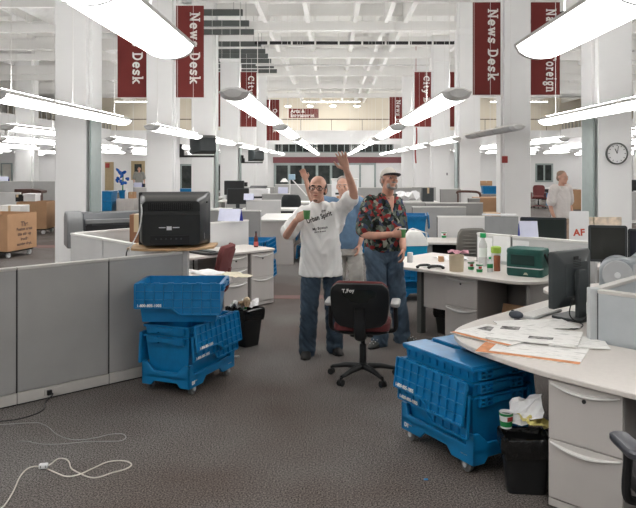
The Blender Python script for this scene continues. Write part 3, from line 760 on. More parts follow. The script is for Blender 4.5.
def crate(label, loc, rz, flaps=('hang', 'hang'), tilt=4, name='plastic_crate', out=.0, number=True, simple=False, group=None, mbody=None):
    """long axis = local x; flaps: state of the lid half hinged on (-y, +y)"""
    t_ = thing(name, label, 'crate', loc, rz, group)
    mb_ = mbody or BLUE
    m = MB(); crate_walls(m, LC * .86, WC * .80, LC * .955, WC * .93, HC)
    # rim flange
    for s in (-1, 1):
        m.box(-LC / 2, LC / 2, s * (WC / 2 - .016) - .006, s * (WC / 2 - .016) + .006, HC - .022, HC)
        m.box(s * (LC / 2 - .007) - .012, s * (LC / 2 - .007) + .012, -WC / 2 + .01, WC / 2 - .01, HC - .012, HC)
    m.build('body', mb_, t_)
    if not simple:
        for s in (-1, 1):                                 # latch boxes and grip at the short ends
            g = MB()
            for c in (-.125, .125):
                x0, x1 = s * (LC / 2 - .022), s * (LC / 2 + .016)
                a, b_ = (min(x0, x1) + (.008 if s > 0 else 0), max(x0, x1) - (.008 if s < 0 else 0))
                for yy in (-.048, 0, .048): g.box(a, b_, c + yy - .004, c + yy + .004, HC - .064, HC - .004)
                for zz in (HC - .064, HC - .038, HC - .012): g.box(a, b_, c - .05, c + .05, zz, zz + .007)
                g.box(a, a + .004, c - .05, c + .05, HC - .064, HC - .006)
            x = s * (LC / 2 + .010)
            g.box(x - .006, x + .006, -.075, .075, HC - .05, HC - .018)
            g.box(min(s * (LC / 2 - .014), x), max(s * (LC / 2 - .014), x), -.08, .08, HC - .022, HC - .016)
            g.build('end_handle', mb_, t_)
        for s in (-1, 1):                                 # small upright ribs under the long rim
            g = MB()
            for k in range(9):
                u = -LC * .42 + LC * .84 * k / 8
                g.box(u - .003, u + .003, min(s * WC * .459, s * (WC / 2 - .008)), max(s * WC * .459, s * (WC / 2 - .008)), HC - .058, HC - .02)
            g.build('side_rib', mb_, t_)
    for s, stt in zip((-1, 1), flaps):
        if not stt: continue
        m = flap_geo(mirror=-1 if stt == 'hang' else s, ribs=(stt == 'hang'))
        y = s * (WC / 2 - .002 + (out if stt == 'hang' else 0)); z = HC + .004
        if stt == 'hang':
            a_ = math.radians(tilt)
            M = frame((0, y + s * .008, z), (-s * -1, 0, 0), (0, s * math.sin(a_), -math.cos(a_)))
            # x axis chosen so that the ribbed side faces outwards
            X = V((1, 0, 0)); Y = V((0, s * math.sin(a_), -math.cos(a_))); Z = X.cross(Y)
            if Z.y * s < 0: X = -X
            M = frame((0, y + s * .008, z), X, Y)
        else:
            X = V((1, 0, 0)); Y = V((0, -s, 0)); Z = X.cross(Y)
            if Z.z > 0: X = -X                            # ribs down, smooth side up
            M = frame((0, y, z + .012), X, Y)
        m.move(M)
        f = m.build('lid_flap', mb_, t_)
        if stt == 'hang' and number:
            # number along the bottom edge of the short half
            nrm = V((0, s * math.cos(a_), math.sin(a_)))
            xx = V((-1, 0, 0)) if s > 0 else V((1, 0, 0))
            dwn = V((0, s * math.sin(a_), -math.cos(a_)))
            o_ = V((0, y + s * .008, z)) + xx * -.225 + dwn * .172 + nrm * .0265
            text(NUMBER, .030, LETTER, f, frame(o_, xx, -dwn), .0012, sx=.95)
    return t_
def dolly(label, loc, rz):
    t_ = thing('crate_dolly', label, 'dolly', loc, rz)
    L, W = .72, .46; z0 = .098
    m = MB().box(-L / 2, L / 2, -W / 2, W / 2, z0 + .03, z0 + .055)
    # short ends: high corners and a dipped middle
    prof = [(-W / 2, z0 - .035), (-W / 2 + .09, z0 - .035), (-W / 2 + .12, z0), (W / 2 - .12, z0), (W / 2 - .09, z0 - .035), (W / 2, z0 - .035), (W / 2, z0 + .15), (W / 2 - .05, z0 + .15), (W / 2 - .12, z0 + .085), (-W / 2 + .12, z0 + .085), (-W / 2 + .05, z0 + .15), (-W / 2, z0 + .15)]
    for s in (-1, 1):
        m.prism(prof, -.011, .011, M=frame((s * (L / 2 - .011), 0, 0), (0, 1, 0), (0, 0, 1)))
    prof = [(-L / 2, z0 - .035), (-L / 2 + .20, z0 - .035), (-L / 2 + .25, z0 + .012), (L / 2 - .25, z0 + .012), (L / 2 - .20, z0 - .035), (L / 2, z0 - .035), (L / 2, z0 + .15), (L / 2 - .05, z0 + .15), (L / 2 - .07, z0 + .075), (-L / 2 + .07, z0 + .075), (-L / 2 + .05, z0 + .15), (-L / 2, z0 + .15)]
    for s in (-1, 1):
        m.prism(prof, -.011, .011, M=frame((0, s * (W / 2 - .011), 0), (1, 0, 0), (0, 0, 1)))
    base = m.build('base', BLUE_D, t_, bevel=.004)
    for sx in (-1, 1):
        for sy in (-1, 1):
            c = V((sx * (L / 2 - .085), sy * (W / 2 - .03), .045))
            w = MB().cyl(c + V((0, -.014, 0)), c + V((0, .014, 0)), .045, 18)
            f = MB().box(c.x - .02, c.x + .02, c.y - .024, c.y - .019, .04, .112); f.box(c.x - .02, c.x + .02, c.y + .019, c.y + .024, .04, .112); f.box(c.x - .03, c.x + .03, c.y - .03, c.y + .03, .108, .116)
            ww = w.build('caster', mat('caster_grey', (.13, .13, .13, 1), .5), t_, bevel=.005)
            f.build('fork', STEEL, ww)
            MB().cyl(c + V((0, -.026, 0)), c + V((0, .026, 0)), .016, 12).build('hub', LGREY, ww)
    for sx in (-1, 1):
        o_ = V((sx * .27, -W / 2 - .001, z0 + .028))
    text('D1', .036, LETTER, base, frame((-.30, -W / 2 - .0016, z0 + .005), (1, 0, 0), (0, 0, 1)), .002)
    text('D1', .036, LETTER, base, frame((.30, W / 2 + .0016, z0 + .02), (-1, 0, 0), (0, 0, 1)), .002)
    return t_
ZB = .156; DZ = .082
# left stack: dolly, two nested, one across the top
la = math.radians(68); lc = V((-1.215, 6.015, 0))
dolly('blue dolly under the left crate stack beside the grey partition', lc, la)
lc_t = crate('lowest blue crate of the left stack, nested on the dolly', lc + V((0, 0, ZB)), la, tilt=3, out=.004)
crate('middle blue crate of the left stack, nested in the lowest', lc + V((0, 0, ZB + DZ)), la, flaps=('hang', ''), tilt=8, out=.024)
crate('top blue crate of the left stack, open and set crosswise', (-1.255, 5.93, ZB + DZ + HC + .022), math.radians(1), flaps=('hang', ''), tilt=2, out=.0)
# right stack under the worktop
ra = math.radians(120.7 - 180); rc = V((.86, 4.60, 0))
dolly('blue dolly under the right crate stack in the foreground', rc, ra)
crate('lowest blue crate of the right foreground stack, nested on its dolly', rc + V((0, 0, ZB)), ra, tilt=3, out=.004)
crate('middle blue crate of the right foreground stack, flap hanging with white number', rc + V((0, 0, ZB + DZ)), ra, tilt=8, out=.024)
crate('top blue crate of the right foreground stack with closed lid', rc + V((0, 0, ZB + 2 * DZ)), ra, flaps=('shut', 'shut'))
# crates further back
def far_crate(label, loc, rz, **k):
    return crate(label, loc, rz, number=False, **k)
far_crate('blue crate on the floor behind the left desk below the red bottle', on(257, 259) * 1.0 if False else (-1.2, 11.1, .36), math.radians(84), flaps=('hang', 'hang'))
far_crate('blue crate beneath the one behind the left desk', (-1.2, 11.1, .0), math.radians(84))
far_crate('blue crate at the desk end just left of the man in white', (-.35, 13.6, .35), math.radians(80))
far_crate('lower blue crate at the desk end left of the man in white', (-.35, 13.6, .0), math.radians(80))
far_crate('blue crate between the two men, upper of its stack', (.50, 14.6, ZB + HC + .034), math.radians(85))
far_crate('blue crate between the two men, lower of its stack', (.50, 14.6, ZB), math.radians(85))
dolly('blue dolly under the stack between the two men', (.50, 14.6, 0), math.radians(85))
dolly('blue dolly under the white and blue cooler', (1.13, 9.75, 0), math.radians(12))
far_crate('blue crate under the white and blue cooler', (1.13, 9.75, ZB), math.radians(12))
far_crate('open blue crate behind the cooler beside the patterned shirt', (1.39, 11.9, .70), math.radians(84))
far_crate('blue crate stacked below the open one behind the cooler', (1.39, 11.9, .35), math.radians(84))
far_crate('blue crate at the bottom behind the cooler', (1.39, 11.9, .0), math.radians(84))
far_crate('blue crate on the pale cabinet behind the plotter, upper of two', (-7.55, 23.7, .63), math.radians(90), simple=True, flaps=('shut', 'shut'))
far_crate('blue crate behind the plotter, lower of two', (-7.55, 23.7, .3005), math.radians(90), simple=True, flaps=('shut', 'shut'))
far_crate('blue crate on the floor far right beside the red chair', (9.35, 29.3, .0), math.radians(90), simple=True)
far_crate('blue crate stacked on the floor crate far right beside the red chair', (9.35, 29.3, .325), math.radians(90), simple=True)
far_crate('blue crate in front of the far left door', (-7.0, 34.0, .35), 0, simple=True, flaps=('shut', 'shut'))
far_crate('lower blue crate in front of the far left door', (-7.0, 34.0, .0), 0, simple=True, flaps=('shut', 'shut'))
# ---- waste bins
def waste_bin(label, loc, rz=0, k=1., liner=True):
    t_ = thing('waste_bin', label, 'bin', loc, rz)
    def rr(a, b_, z): return [V((x, y, z)) for x, y in rrect(-a, a, -b_, b_, .03, 4)]
    MB().loft([rr(.13 * k, .09 * k, 0), rr(.165 * k, .125 * k, .37 * k), rr(.162 * k, .122 * k, .37 * k), rr(.128 * k, .088 * k, .005)]).build('bucket', BLACK, t_, bevel=.003)
    rnd = random.Random(3); rings = []
    n = 40
    for z, gr in ((.27, .004), (.30, .012), (.335, .010), (.375, .012), (.388, .004), (.385, -.012), (.35, -.02)):
        base = rrect(-.165 * k - gr, .165 * k + gr, -.125 * k - gr, .125 * k + gr, .035, 9)
        rings.append([V((x * (1 + rnd.uniform(-.03, .035)), y * (1 + rnd.uniform(-.035, .04)), z * k + rnd.uniform(-.022, .022) * (1 if z < .3 else .5))) for x, y in base])
    MB().loft(rings, caps=False).build('bag_liner', mat('black_bag_film', (.012, .012, .012, 1), .16, var=.3, bump=.8, bscale=34), t_, smooth=True)
    return t_
bR = V((1.115, 4.03, 0))
waste_bin('black waste bin with bag and papers under the right foreground desk', bR, -.12, k=.82)
bL = V((-.90, 7.27, 0))
waste_bin('black waste bin full of wrappers right of the left crate stack', bL, A45, k=1.0)
waste_bin('black bin under the centre desk left of its cabinet', st(-4.575, 6.38), A45, k=.72)
# ================================================================ THINGS ON AND AROUND THE DESKS
def crumple(label, c, size, m_, seed=1, name='crumpled_paper', cat='paper', group=None):
    rnd = random.Random(seed); g = []
    n = 7
    for j in range(n):
        g.append([V(((i / (n - 1) - .5) * size[0], (j / (n - 1) - .5) * size[1], rnd.uniform(0, size[2]))) for i in range(n)])
    o = MB().sheet(g).build(name, m_, smooth=False, solid=.0012, loc=c)
    return tag(o, label, cat, group)
# waste in the right bin
o = crumple('large printed sheet sticking out of the right waste bin', (bR.x + .02, bR.y + .03, .43), (.21, .17, .045), PAPER, 2, 'waste_paper')
o.rotation_euler = (math.radians(38), math.radians(-22), math.radians(-30))
YEL = mat('yellow_paper', (.72, .62, .22, 1), .8)
o = crumple('yellow crumpled paper in the right waste bin', (bR.x + .045, bR.y - .04, .385), (.17, .15, .04), YEL, 5, 'waste_paper')
o.rotation_euler = (math.radians(10), math.radians(15), .3)
def carton(label, c, r=.04, h=.09, rz=0, lay=False):
    """small round white tub with a green band"""
    t_ = thing('drink_cup', label, 'cup', c, rz)
    R = Matrix.Rotation(PI / 2, 4, 'Y') @ Matrix.Translation((0, 0, -h / 2)) if lay else Matrix.Identity(4)
    MB().lathe([(r * .8, 0), (r, h), (r * .96, h), (r * .75, .004)], 20, M=R).build('cup_wall', PAPER, t_, smooth=True)
    MB().lathe([(r * .835 + .0008, h * .12), (r * .89 + .0008, h * .45), (r * .88, h * .45), (r * .82, h * .12)], 20, M=R).build('green_band', GREEN, t_)
    MB().lathe([(r * .955 + .001, h * .80), (r * .99 + .001, h * .96), (r * .98, h * .96), (r * .94, h * .80)], 20, M=R).build('upper_band', GREEN, t_)
    MB().box(-r * .45, r * .45, -r * .97, -r * .90, h * .5, h * .76).move(R).build('label_patch', REDP, t_)
    return t_
carton('white and green cup on top of the rubbish in the right bin', (bR.x - .11, bR.y + .0, .355), rz=.4)
# rubbish in the left bin
for i, (dx, dy, s, mm, lb) in enumerate(((-.07, -.02, .15, PAPER, 'white crumpled napkin at the left side of the left waste bin'), (.05, .03, .17, PAPER, 'white torn wrapper at the right side of the left waste bin'), (0, -.06, .12, mat('brown_wrapper', (.35, .25, .16, 1), .8), 'brown wrapper at the front of the left waste bin'))):
    o = crumple(lb, (bL.x + dx, bL.y + dy, .375 + .01 * i), (s, s, .075), mm, 11 + i, 'waste_paper')
carton('green and white cup pushed into the left waste bin', (bL.x - .01, bL.y - .02, .36), rz=.9)
tag(MB().lathe([(.02, 0), (.035, .01), (.038, .05), (.02, .07)], 14, M=Matrix.Rotation(1.1, 4, 'X')).build('crushed_can', mat('tan_metal', (.42, .33, .22, 1), .4, .5), loc=(bL.x + .02, bL.y + .05, .43), smooth=True), 'tan crushed can on top of the left waste bin', 'can')
# newspapers on the right desk
NEWS = bpy.data.materials.new('newsprint'); NEWS.use_nodes = True
nt = NEWS.node_tree; b = nt.nodes['Principled BSDF']; b.inputs['Roughness'].default_value = .85
tc = nt.nodes.new('ShaderNodeTexCoord'); mp = nt.nodes.new('ShaderNodeMapping'); mp.inputs['Scale'].default_value = (9, 85, 1)
nz = nt.nodes.new('ShaderNodeTexNoise'); nz.inputs['Scale'].default_value = 1.0; nz.inputs['Detail'].default_value = 3
nt.links.new(tc.outputs['Object'], mp.inputs['Vector']); nt.links.new(mp.outputs['Vector'], nz.inputs['Vector'])
cr = nt.nodes.new('ShaderNodeValToRGB'); e = cr.color_ramp.elements
e[0].position = .33; e[0].color = (.40, .395, .38, 1); e[1].position = .43; e[1].color = (.84, .83, .81, 1)
nt.links.new(nz.outputs['Fac'], cr.inputs['Fac']); nt.links.new(cr.outputs['Color'], b.inputs['Base Color'])
ORANGE = mat('orange_newsprint', (.62, .26, .12, 1), .85, var=.2, scale=20)
PICT = mat('printed_photo', (.22, .215, .21, 1), .8, var=.95, scale=34)
def newspaper(label, c, rz, w=.58, d=.36, h=.012, seed=1, pics=(), mm=None):
    t_ = thing('newspaper', label, 'newspaper', c, rz)
    rnd = random.Random(seed); n = 9
    def z(u, v): return h * (.75 + .35 * math.sin(u * 5 + seed) * math.cos(v * 4 + seed * 2))
    top = [[V(((i / 8 - .5) * w, (j / 8 - .5) * d, z(i / 8, j / 8))) for i in range(n)] for j in range(n)]
    bot = [[V((p.x, p.y, .0)) for p in r] for r in top]
    m = MB().sheet(top); m.sheet([r[::-1] for r in bot])
    edge = [top[0][i] for i in range(n)] + [top[j][8] for j in range(1, n)] + [top[8][i] for i in range(7, -1, -1)] + [top[j][0] for j in range(7, 0, -1)]
    m.loft([[V((p.x, p.y, 0)) for p in edge], edge], caps=False)
    m.build('page', mm or NEWS, t_, smooth=True)
    for (u0, u1, v0, v1, kind) in pics:
        g = [[V(((u - .5) * w, (v - .5) * d, z(u, v) + .0012)) for u in [u0 + (u1 - u0) * i / 4 for i in range(5)]] for v in [v0 + (v1 - v0) * j / 4 for j in range(5)]]
        MB().sheet(g).build('printed_block', kind, t_)
    return t_
dz = .7405
def dk(px, py, z=.74): 
    p = on(px, py, z); return p
p = dk(533, 350); newspaper('newspaper with an orange page, lowest on the right desk', (p.x, p.y, dz), math.radians(-28), .60, .42, .006, 2, ((.0, 1, 0, .12, ORANGE), (.0, .12, 0, 1, ORANGE)))
p = dk(497, 336); newspaper('newspaper at the rounded left end of the right desk', (p.x, p.y, dz + .008), math.radians(-50), .46, .40, .006, 5, ((.1, .5, .55, .85, PICT), (0, 1, 0, .10, ORANGE)))
p = dk(535, 338); newspaper('large open newspaper on top in the middle of the right desk', (p.x, p.y, dz + .016), math.radians(-24), .56, .40, .012, 3, ((.45, .72, .2, .36, PICT), (.08, .3, .62, .85, PICT)))
p = dk(576, 343); newspaper('newspaper sheet nearest the corner post on the right desk', (p.x, p.y, dz + .007), math.radians(-12), .36, .30, .006, 8, ((.05, .6, .6, .85, PICT),))
p = dk(536, 326); newspaper('newspaper page furthest back on the right desk', (p.x, p.y, dz + .007), math.radians(8), .52, .28, .007, 9)
# keyboard, mouse
p = dk(545, 316)
kb = thing('keyboard', 'pale keyboard lying in front of the turned monitor', 'keyboard', (p.x - .02, p.y + .06, .7405), A45 + PI / 2)
MB().box(-.22, .22, -.07, .07, 0, .016).build('case', LGREY, kb, bevel=.004)
for r_ in range(5):
    MB().box(-.21, .21, -.062 + .025 * r_, -.041 + .025 * r_, .016, .022).build('key_row', PTRIM_W, kb, bevel=.002)
p = dk(516, 318)
ms = thing('computer_mouse', 'dark mouse at the back edge of the right desk', 'mouse', (p.x, p.y, .7405), .9)
MB().ell((0, 0, .004), (.032, .056, .030)).move(Matrix.Identity(4)).build('mouse_body', mat('slate_plastic', (.045, .055, .075, 1), .35), ms, smooth=True)
MB().box(-.006, .006, .015, .035, .028, .035).build('wheel', BLACK, ms)
for c in kids(ms): c.location.z = .020
pp = [dk(514, 320), dk(528, 321), dk(545, 325), dk(553, 329), dk(548, 331), dk(541, 328), dk(552, 324), dk(572, 322), dk(583, 326), dk(575, 330), dk(560, 328)]
tag(MB().tube(spline([(q.x, q.y, .747) for q in pp], 6), .0035, 6).build('mouse_cord', BLACK), 'thin dark cord looping across the right desk by the monitor foot', 'cord')
# ---- monitors (screen faces local -y)
def monitor(label, loc, rz, w=.46, h=.37, base_z=.12, tilt=4, screen=None, pole=True, deep=False):
    t_ = thing('computer_monitor', label, 'monitor', loc, rz)
    R = Matrix.Translation((0, 0, base_z)) @ Matrix.Rotation(math.radians(-tilt), 4, 'X')
    def rr(k, y, dz_=0): return [V((x, y, z + dz_)) for x, z in rrect(-w / 2 * k, w / 2 * k, h / 2 - h / 2 * k, h / 2 + h / 2 * k, .018, 3)]
    m = MB().loft([rr(1, -.02), rr(1, .012), rr(.94, .03), rr(.62, .05), rr(.58, .062)])
    m.move(R); m.build('housing', CHAR, t_, smooth=True)
    MB().box(-w / 2 + .02, w / 2 - .02, -.0225, -.0195, .022, h - .02).move(R).build('screen', screen or BLACK, t_)
    g = MB()
    for k in range(5): g.box(-w * .10, w * .10, .061, .064, h * .72 + .012 * k, h * .72 + .012 * k + .005)
    g.move(R); g.build('vent', BLACKM, t_)
    MB().box(-w * .06, w * .06, .0505, .055, h * .84, h * .90).move(R).build('badge', BLACKM, t_)
    m = MB().box(-.045, .045, .07, .11, .012, base_z + h * .68); m.box(-.04, .04, .05, .075, base_z + h * .3, base_z + h * .62)
    m.build('stand_column', CHAR, t_, bevel=.008)
    MB().prism(rrect(-.13, .13, -.08, .17, .03), 0, .018).build('stand_base', CHAR, t_, bevel=.004)
    return t_
mm = monitor('monitor turned away, its dark back to the camera on the right desk', (1.76, 5.17, .7405), math.radians(38 + 0), w=.47, h=.41, base_z=.085, tilt=0)
mm.rotation_euler = (0, 0, math.radians(180 + 38)); 
p = at(552, 306, 5.0); 
MB().box(-.19, -.15, .031, .034, .03, .06).build('sticker', PAPER, mm)
tag(MB().tube(spline([(1.74, 5.05, .90), (1.70, 5.0, .80), (1.74, 4.97, .755), (1.82, 5.0, .77), (1.86, 5.05, .85)], 6), .005, 6).build('monitor_cable', BLACK), 'black cable hanging behind the turned monitor', 'cable')
scr1 = mat('dark_screen', (.035, .036, .032, 1), .25, var=.3, scale=2)
monitor('left of the two black monitors at the right edge', (2.385, 6.05, .7405), math.radians(-14), w=.315, h=.315, base_z=.285, tilt=0, screen=scr1)
monitor('rightmost black monitor, half cut by the right edge', (2.735, 6.0, .7405), math.radians(-25), w=.36, h=.31, base_z=.26, tilt=0, screen=mat('blue_dark_screen', (.03, .032, .045, 1), .25))
# silver device with round hub behind the right partition
sd = thing('desk_machine', 'silver-grey rounded desk machine with a round hub behind the right partition', 'machine', (2.33, 5.62, .7405), math.radians(-20))
SILVER = mat('silver_plastic', (.40, .43, .46, 1), .3, .2, var=.1)
prof = [(-.17, 0), (.26, 0), (.26, .30), (.22, .42), (.13, .435), (.06, .37)] + arc(-.03, .25, .14, 70, 180, 8)
MB().prism(prof, -.09, .09, M=frame((0, 0, 0), (1, 0, 0), (0, 0, 1))).build('body', SILVER, sd, bevel=.02, seg=3)
MB().cyl((-.035, -.105, .25), (-.035, -.085, .25), .115, 26).build('side_disc', LGREY, sd, bevel=.006)
MB().cyl((-.035, -.115, .25), (-.035, -.10, .25), .024, 16).build('hub', PAPER, sd, bevel=.003)
MB().box(.08, .22, -.096, -.088, .2, .34).build('side_panel', LGREY, sd, bevel=.004)
# papers leaning on column, warm poster
pk = at(607, 221, ROWS[0] - .36)
tag(MB().box(pk.x - .30, pk.x + .22, ROWS[0] - .36, ROWS[0] - .352, pk.z - .12, pk.z + .06).build('taped_sheet', mat('cream_print', (.72, .60, .48, 1), .8, var=.25, scale=14)), 'pale peach strip of paper low on the right column above the monitors', 'paper')
# ---- items along the centre desk
ztop = .7405
def cd(px, py): return on(px, py, .74)
def bottle(label, c, r, h, mb_, cap, lab=None, name='drink_bottle'):
    t_ = thing(name, label, 'bottle', c)
    MB().lathe([(r * .9, 0), (r, .008), (r, h * .62), (r * .85, h * .70), (r * .45, h * .82), (r * .40, h * .88)], 20).build('bottle_body', mb_, t_, smooth=True)
    MB().lathe([(r * .48, h * .875), (r * .48, h), (r * .40, h + .002)], 16).build('cap', cap, t_, smooth=True)
    if lab: MB().lathe([(r + .001, h * .28), (r + .001, h * .56), (r * .98, h * .56), (r * .98, h * .28)], 20).build('paper_band', lab, t_)
    return t_
CLEARW = mat('milky_plastic', (.78, .80, .80, 1), .25, trans=.25)
MILK = mat('mint_white', (.74, .80, .76, 1), .4)
GCAP = mat('green_cap', (.01, .33, .10, 1), .35)
p = cd(483, 266); bottle('tall clear plastic bottle with green cap on the centre desk', (p.x, p.y, ztop), .045, .36, CLEARW, GCAP, MILK)
bottle_cap = MB().lathe([(.034, 0), (.034, .045), (.03, .05)], 18)
# fat green cap like the photo's
for c_ in kids(bpy.data.objects['drink_bottle']):
    if c_.name.startswith('cap'): c_.data = bottle_cap.build('cap_mesh_source', GCAP, smooth=True).data
bpy.data.objects.remove(bpy.data.objects['cap_mesh_source'])
for c_ in kids(bpy.data.objects['drink_bottle']):
    if c_.name.startswith('cap'): c_.location.z = .315
p = cd(490, 272); bottle('short clear bottle with green cap in front of the tall one', (p.x - .0, p.y, ztop), .030, .155, CLEARW, GCAP, GREEN)
p = cd(471, 270.5); carton('white and green cup at the left of the pair on the centre desk', (p.x, p.y, ztop), .036, .095)
p = cd(479.5, 273); carton('white and green cup at the right of the pair on the centre desk', (p.x, p.y, ztop), .036, .095)
p = cd(497, 271)
t_ = thing('juice_bottle', 'amber juice bottle with lime green top on the centre desk', 'bottle', (p.x, p.y, ztop))
AMBER = mat('amber_drink', (.33, .10, .045, 1), .25)
LIME = mat('lime_top', (.36, .55, .08, 1), .5)
MB().lathe([(.032, 0), (.036, .006), (.035, .08), (.036, .155), (.030, .165)], 18).build('bottle_body', AMBER, t_, smooth=True)
p2 = cd(496, 266.5)
t_ = thing('snack_canister', 'lime green topped container behind the amber bottle', 'container', (p2.x, p2.y, ztop))
MB().lathe([(.048, 0), (.05, .16), (.049, .16)], 18).build('canister_body', CLEARW, t_, smooth=True)
MB().lathe([(.052, .15), (.056, .16), (.056, .215), (.04, .222)], 18).build('lid', LIME, t_, smooth=True)
p = cd(456.5, 271)
t_ = thing('paper_tub', 'plain beige cardboard tub on the centre desk', 'tub', (p.x, p.y, ztop))
MB().lathe([(.074, 0), (.078, .17), (.074, .17), (.070, .004)], 24).build('tub_wall', mat('beige_card', (.55, .46, .33, 1), .8), t_, smooth=True)
p = on(438, 241.5, .74)
# green cooler bag
gb = thing('cooler_bag', 'dark green zipped cooler bag on the centre desk', 'bag', st(-3.63, 6.46, ztop), A45 + .20)
GBAG = mat('green_nylon', (.008, .085, .068, 1), .55, var=.2, bump=.25, bscale=60)
def rb(k, z, kx=1): return [V((x * k * kx, y * k, z)) for x, y in rrect(-.185, .185, -.14, .14, .045, 5)]
MB().loft([rb(.96, 0), rb(1, .02), rb(1, .20), rb(.985, .23)]).build('bag_body', GBAG, gb, smooth=True)
MB().loft([rb(1.0, .228), rb(1.005, .25), rb(.97, .272), rb(.80, .278)]).build('lid', GBAG, gb, smooth=True)
MB().loft([[V((x, y, z)) for x, y, z in ((-.13, -.146, z0), (.11, -.146, z0), (.11, -.138, z0), (-.13, -.138, z0))] for z0 in (.115, .215)]).build('front_pocket', mat('dark_green_mesh', (.004, .03, .026, 1), .7), gb, bevel=.004)
MB().tube([(-.186, -.10, .085), (-.17, -.142, .085), (.17, -.142, .085), (.186, -.10, .085)], .006, 6).build('piping', LGREY, gb)
MB().tube(spline([(.187, -.06, .23), (.215, -.02, .14), (.213, .03, .10), (.188, .07, .22)], 5), .012, 6).build('strap', BLACKM, gb)
MB().prism([(0, 0), (.05, 0), (.035, .022), (.015, .022)], 0, .004, M=frame((.0, -.1455, .02), (1, 0, 0), (0, 0, 1))).build('badge', mat('pale_badge', (.5, .5, .4, 1), .6), gb)
# papers on the desk to the left
for i, (px, py, s, lb, mm_) in enumerate(((434, 267, (.22, .16), 'white paper at the left end of the centre desk', PAPER), (448, 259, (.30, .24), 'white paper heap behind the beige tub', PAPER), (460, 260, (.26, .16), 'pale paper behind the two green cups', PAPER))):
    p = cd(px, py); o = crumple(lb, (p.x, p.y, ztop + .002 + .002 * i), (s[0], s[1], .03), mm_, 30 + i, 'loose_paper'); o.rotation_euler.z = -.4 + i
PINK = mat('pink_paper', (.52, .27, .32, 1), .8)
p = cd(458, 257.5); crumple('pink folded paper on the heap in front of the grey chair', (p.x, p.y, ztop + .045), (.24, .12, .05), PINK, 40, 'folded_paper')
p = cd(441, 261.5); tag(MB().box(-.03, .03, -.03, .03, 0, .06).build('small_carton', CARD, loc=(p.x, p.y, ztop), bevel=.003), 'tiny tan carton on papers left of the beige tub', 'carton')
for i, (px, py, lb) in enumerate(((424, 268, 'black handset lying at the left end of the centre desk'), (436, 269, 'second black handset on the centre desk nearer the beige tub'))):
    p = cd(px, py)
    t_ = thing('phone_handset', lb, 'phone', (p.x, p.y, ztop), .3 - .5 * i)
    m = MB().tube(spline([(-.075, 0, .02), (-.04, 0, .032), (.04, 0, .032), (.075, 0, .02)], 4), .013, 8); m.ell((-.075, 0, .016), (.02, .022, .016)); m.ell((.075, 0, .016), (.02, .022, .016))
    m.build('grip', BLACK, t_, smooth=True)
# sheets pinned on the panel, tent card, monitor and poster beyond
nB = V((-S2, -S2, 0))
for i, (u, w, h, z, lb) in enumerate(((-4.46, .19, .24, .78, 'white sheet pinned to the panel right behind the tall bottle'), (-4.24, .22, .28, .77, 'white printed sheet pinned to the panel left of the green bag'), (-4.0, .20, .24, .78, 'white sheet pinned behind the left end of the green bag'))):
    p = st(u, 6.966)
    o = MB().box(-w / 2, w / 2, -.001, .001, 0, h).build('pinned_sheet', PAPER, loc=(p.x, p.y, z)); o.rotation_euler.z = A45
    tag(o, lb, 'paper')
def tent_card(label, c, rz, w=.24, h=.17, m2=None, name='name_card'):
    t_ = thing(name, label, 'card', c, rz)
    BL = m2 or mat('blue_card', (.03, .05, .42, 1), .6)
    MB().add([(-w / 2, -.06, 0), (w / 2, -.06, 0), (w / 2, 0, h), (-w / 2, 0, h), (-w / 2, -.058, 0), (w / 2, -.058, 0), (w / 2, .002, h), (-w / 2, .002, h)], [(0, 1, 2, 3), (7, 6, 5, 4), (0, 4, 5, 1), (2, 6, 7, 3), (1, 5, 6, 2), (0, 3, 7, 4)]).build('white_face', mat('lilac_white', (.66, .68, .84, 1), .7), t_)
    MB().add([(-w / 2, .06, 0), (w / 2, .06, 0), (w / 2, .002, h), (-w / 2, .002, h), (-w / 2, .058, 0), (w / 2, .058, 0), (w / 2, 0, h - .002), (-w / 2, 0, h - .002)], [(3, 2, 1, 0), (4, 5, 6, 7), (0, 1, 5, 4), (2, 3, 7, 6), (1, 2, 6, 5), (0, 4, 7, 3)]).build('blue_face', BL, t_)
    return t_
p = st(-3.93, 7.0)
tent_card('blue and white folded card on the panel above the green cooler bag', (p.x, p.y, 1.071), A45 + .75, .20, .17)
p = st(-3.62, 7.28)
tt = monitor('black screen beyond the panel above the green cooler bag', (p.x - .21, p.y + .16, .7405), A45 + math.radians(30), w=.50, h=.25, base_z=.28, tilt=0, screen=mat('green_black_screen', (.012, .02, .017, 1), .3))
tp = thing('worktop', 'worktop beyond the panel carrying the black screen', 'desk', st(-4.5, 7.06), A45)
MB().box(0, 1.15, 0, .75, .708, .74).build('top', LAMINATE, tp, bevel=.004)
for x in (.1, 1.05): MB().box(x, x + .04, .05, .7, 0, .708).build('leg', CABD, tp)
p = at(579, 225, 8.1)
ps = thing('paper_poster', 'white sheet with red lettering AF propped above the panel', 'poster', (p.x, 8.1, .741 + 0), math.radians(-8))
MB().box(-.11, .11, -.004, .004, p.z - .94, p.z - .58).build('sheet', PAPER, ps)
MB().box(-.008, .008, .006, .02, 0, p.z - .60).build('stick', STEEL, ps)
text('AF', .105, mat('red_ink', (.55, .09, .05, 1), .7), ps, frame((0, -.0055, p.z - .83), (1, 0, .05), (-.05, 0, 1)), .004)
o = crumple('white papers heaped left of the AF poster', (2.62, 8.25, .742), (.3, .25, .12), PAPER, 51, 'loose_paper')
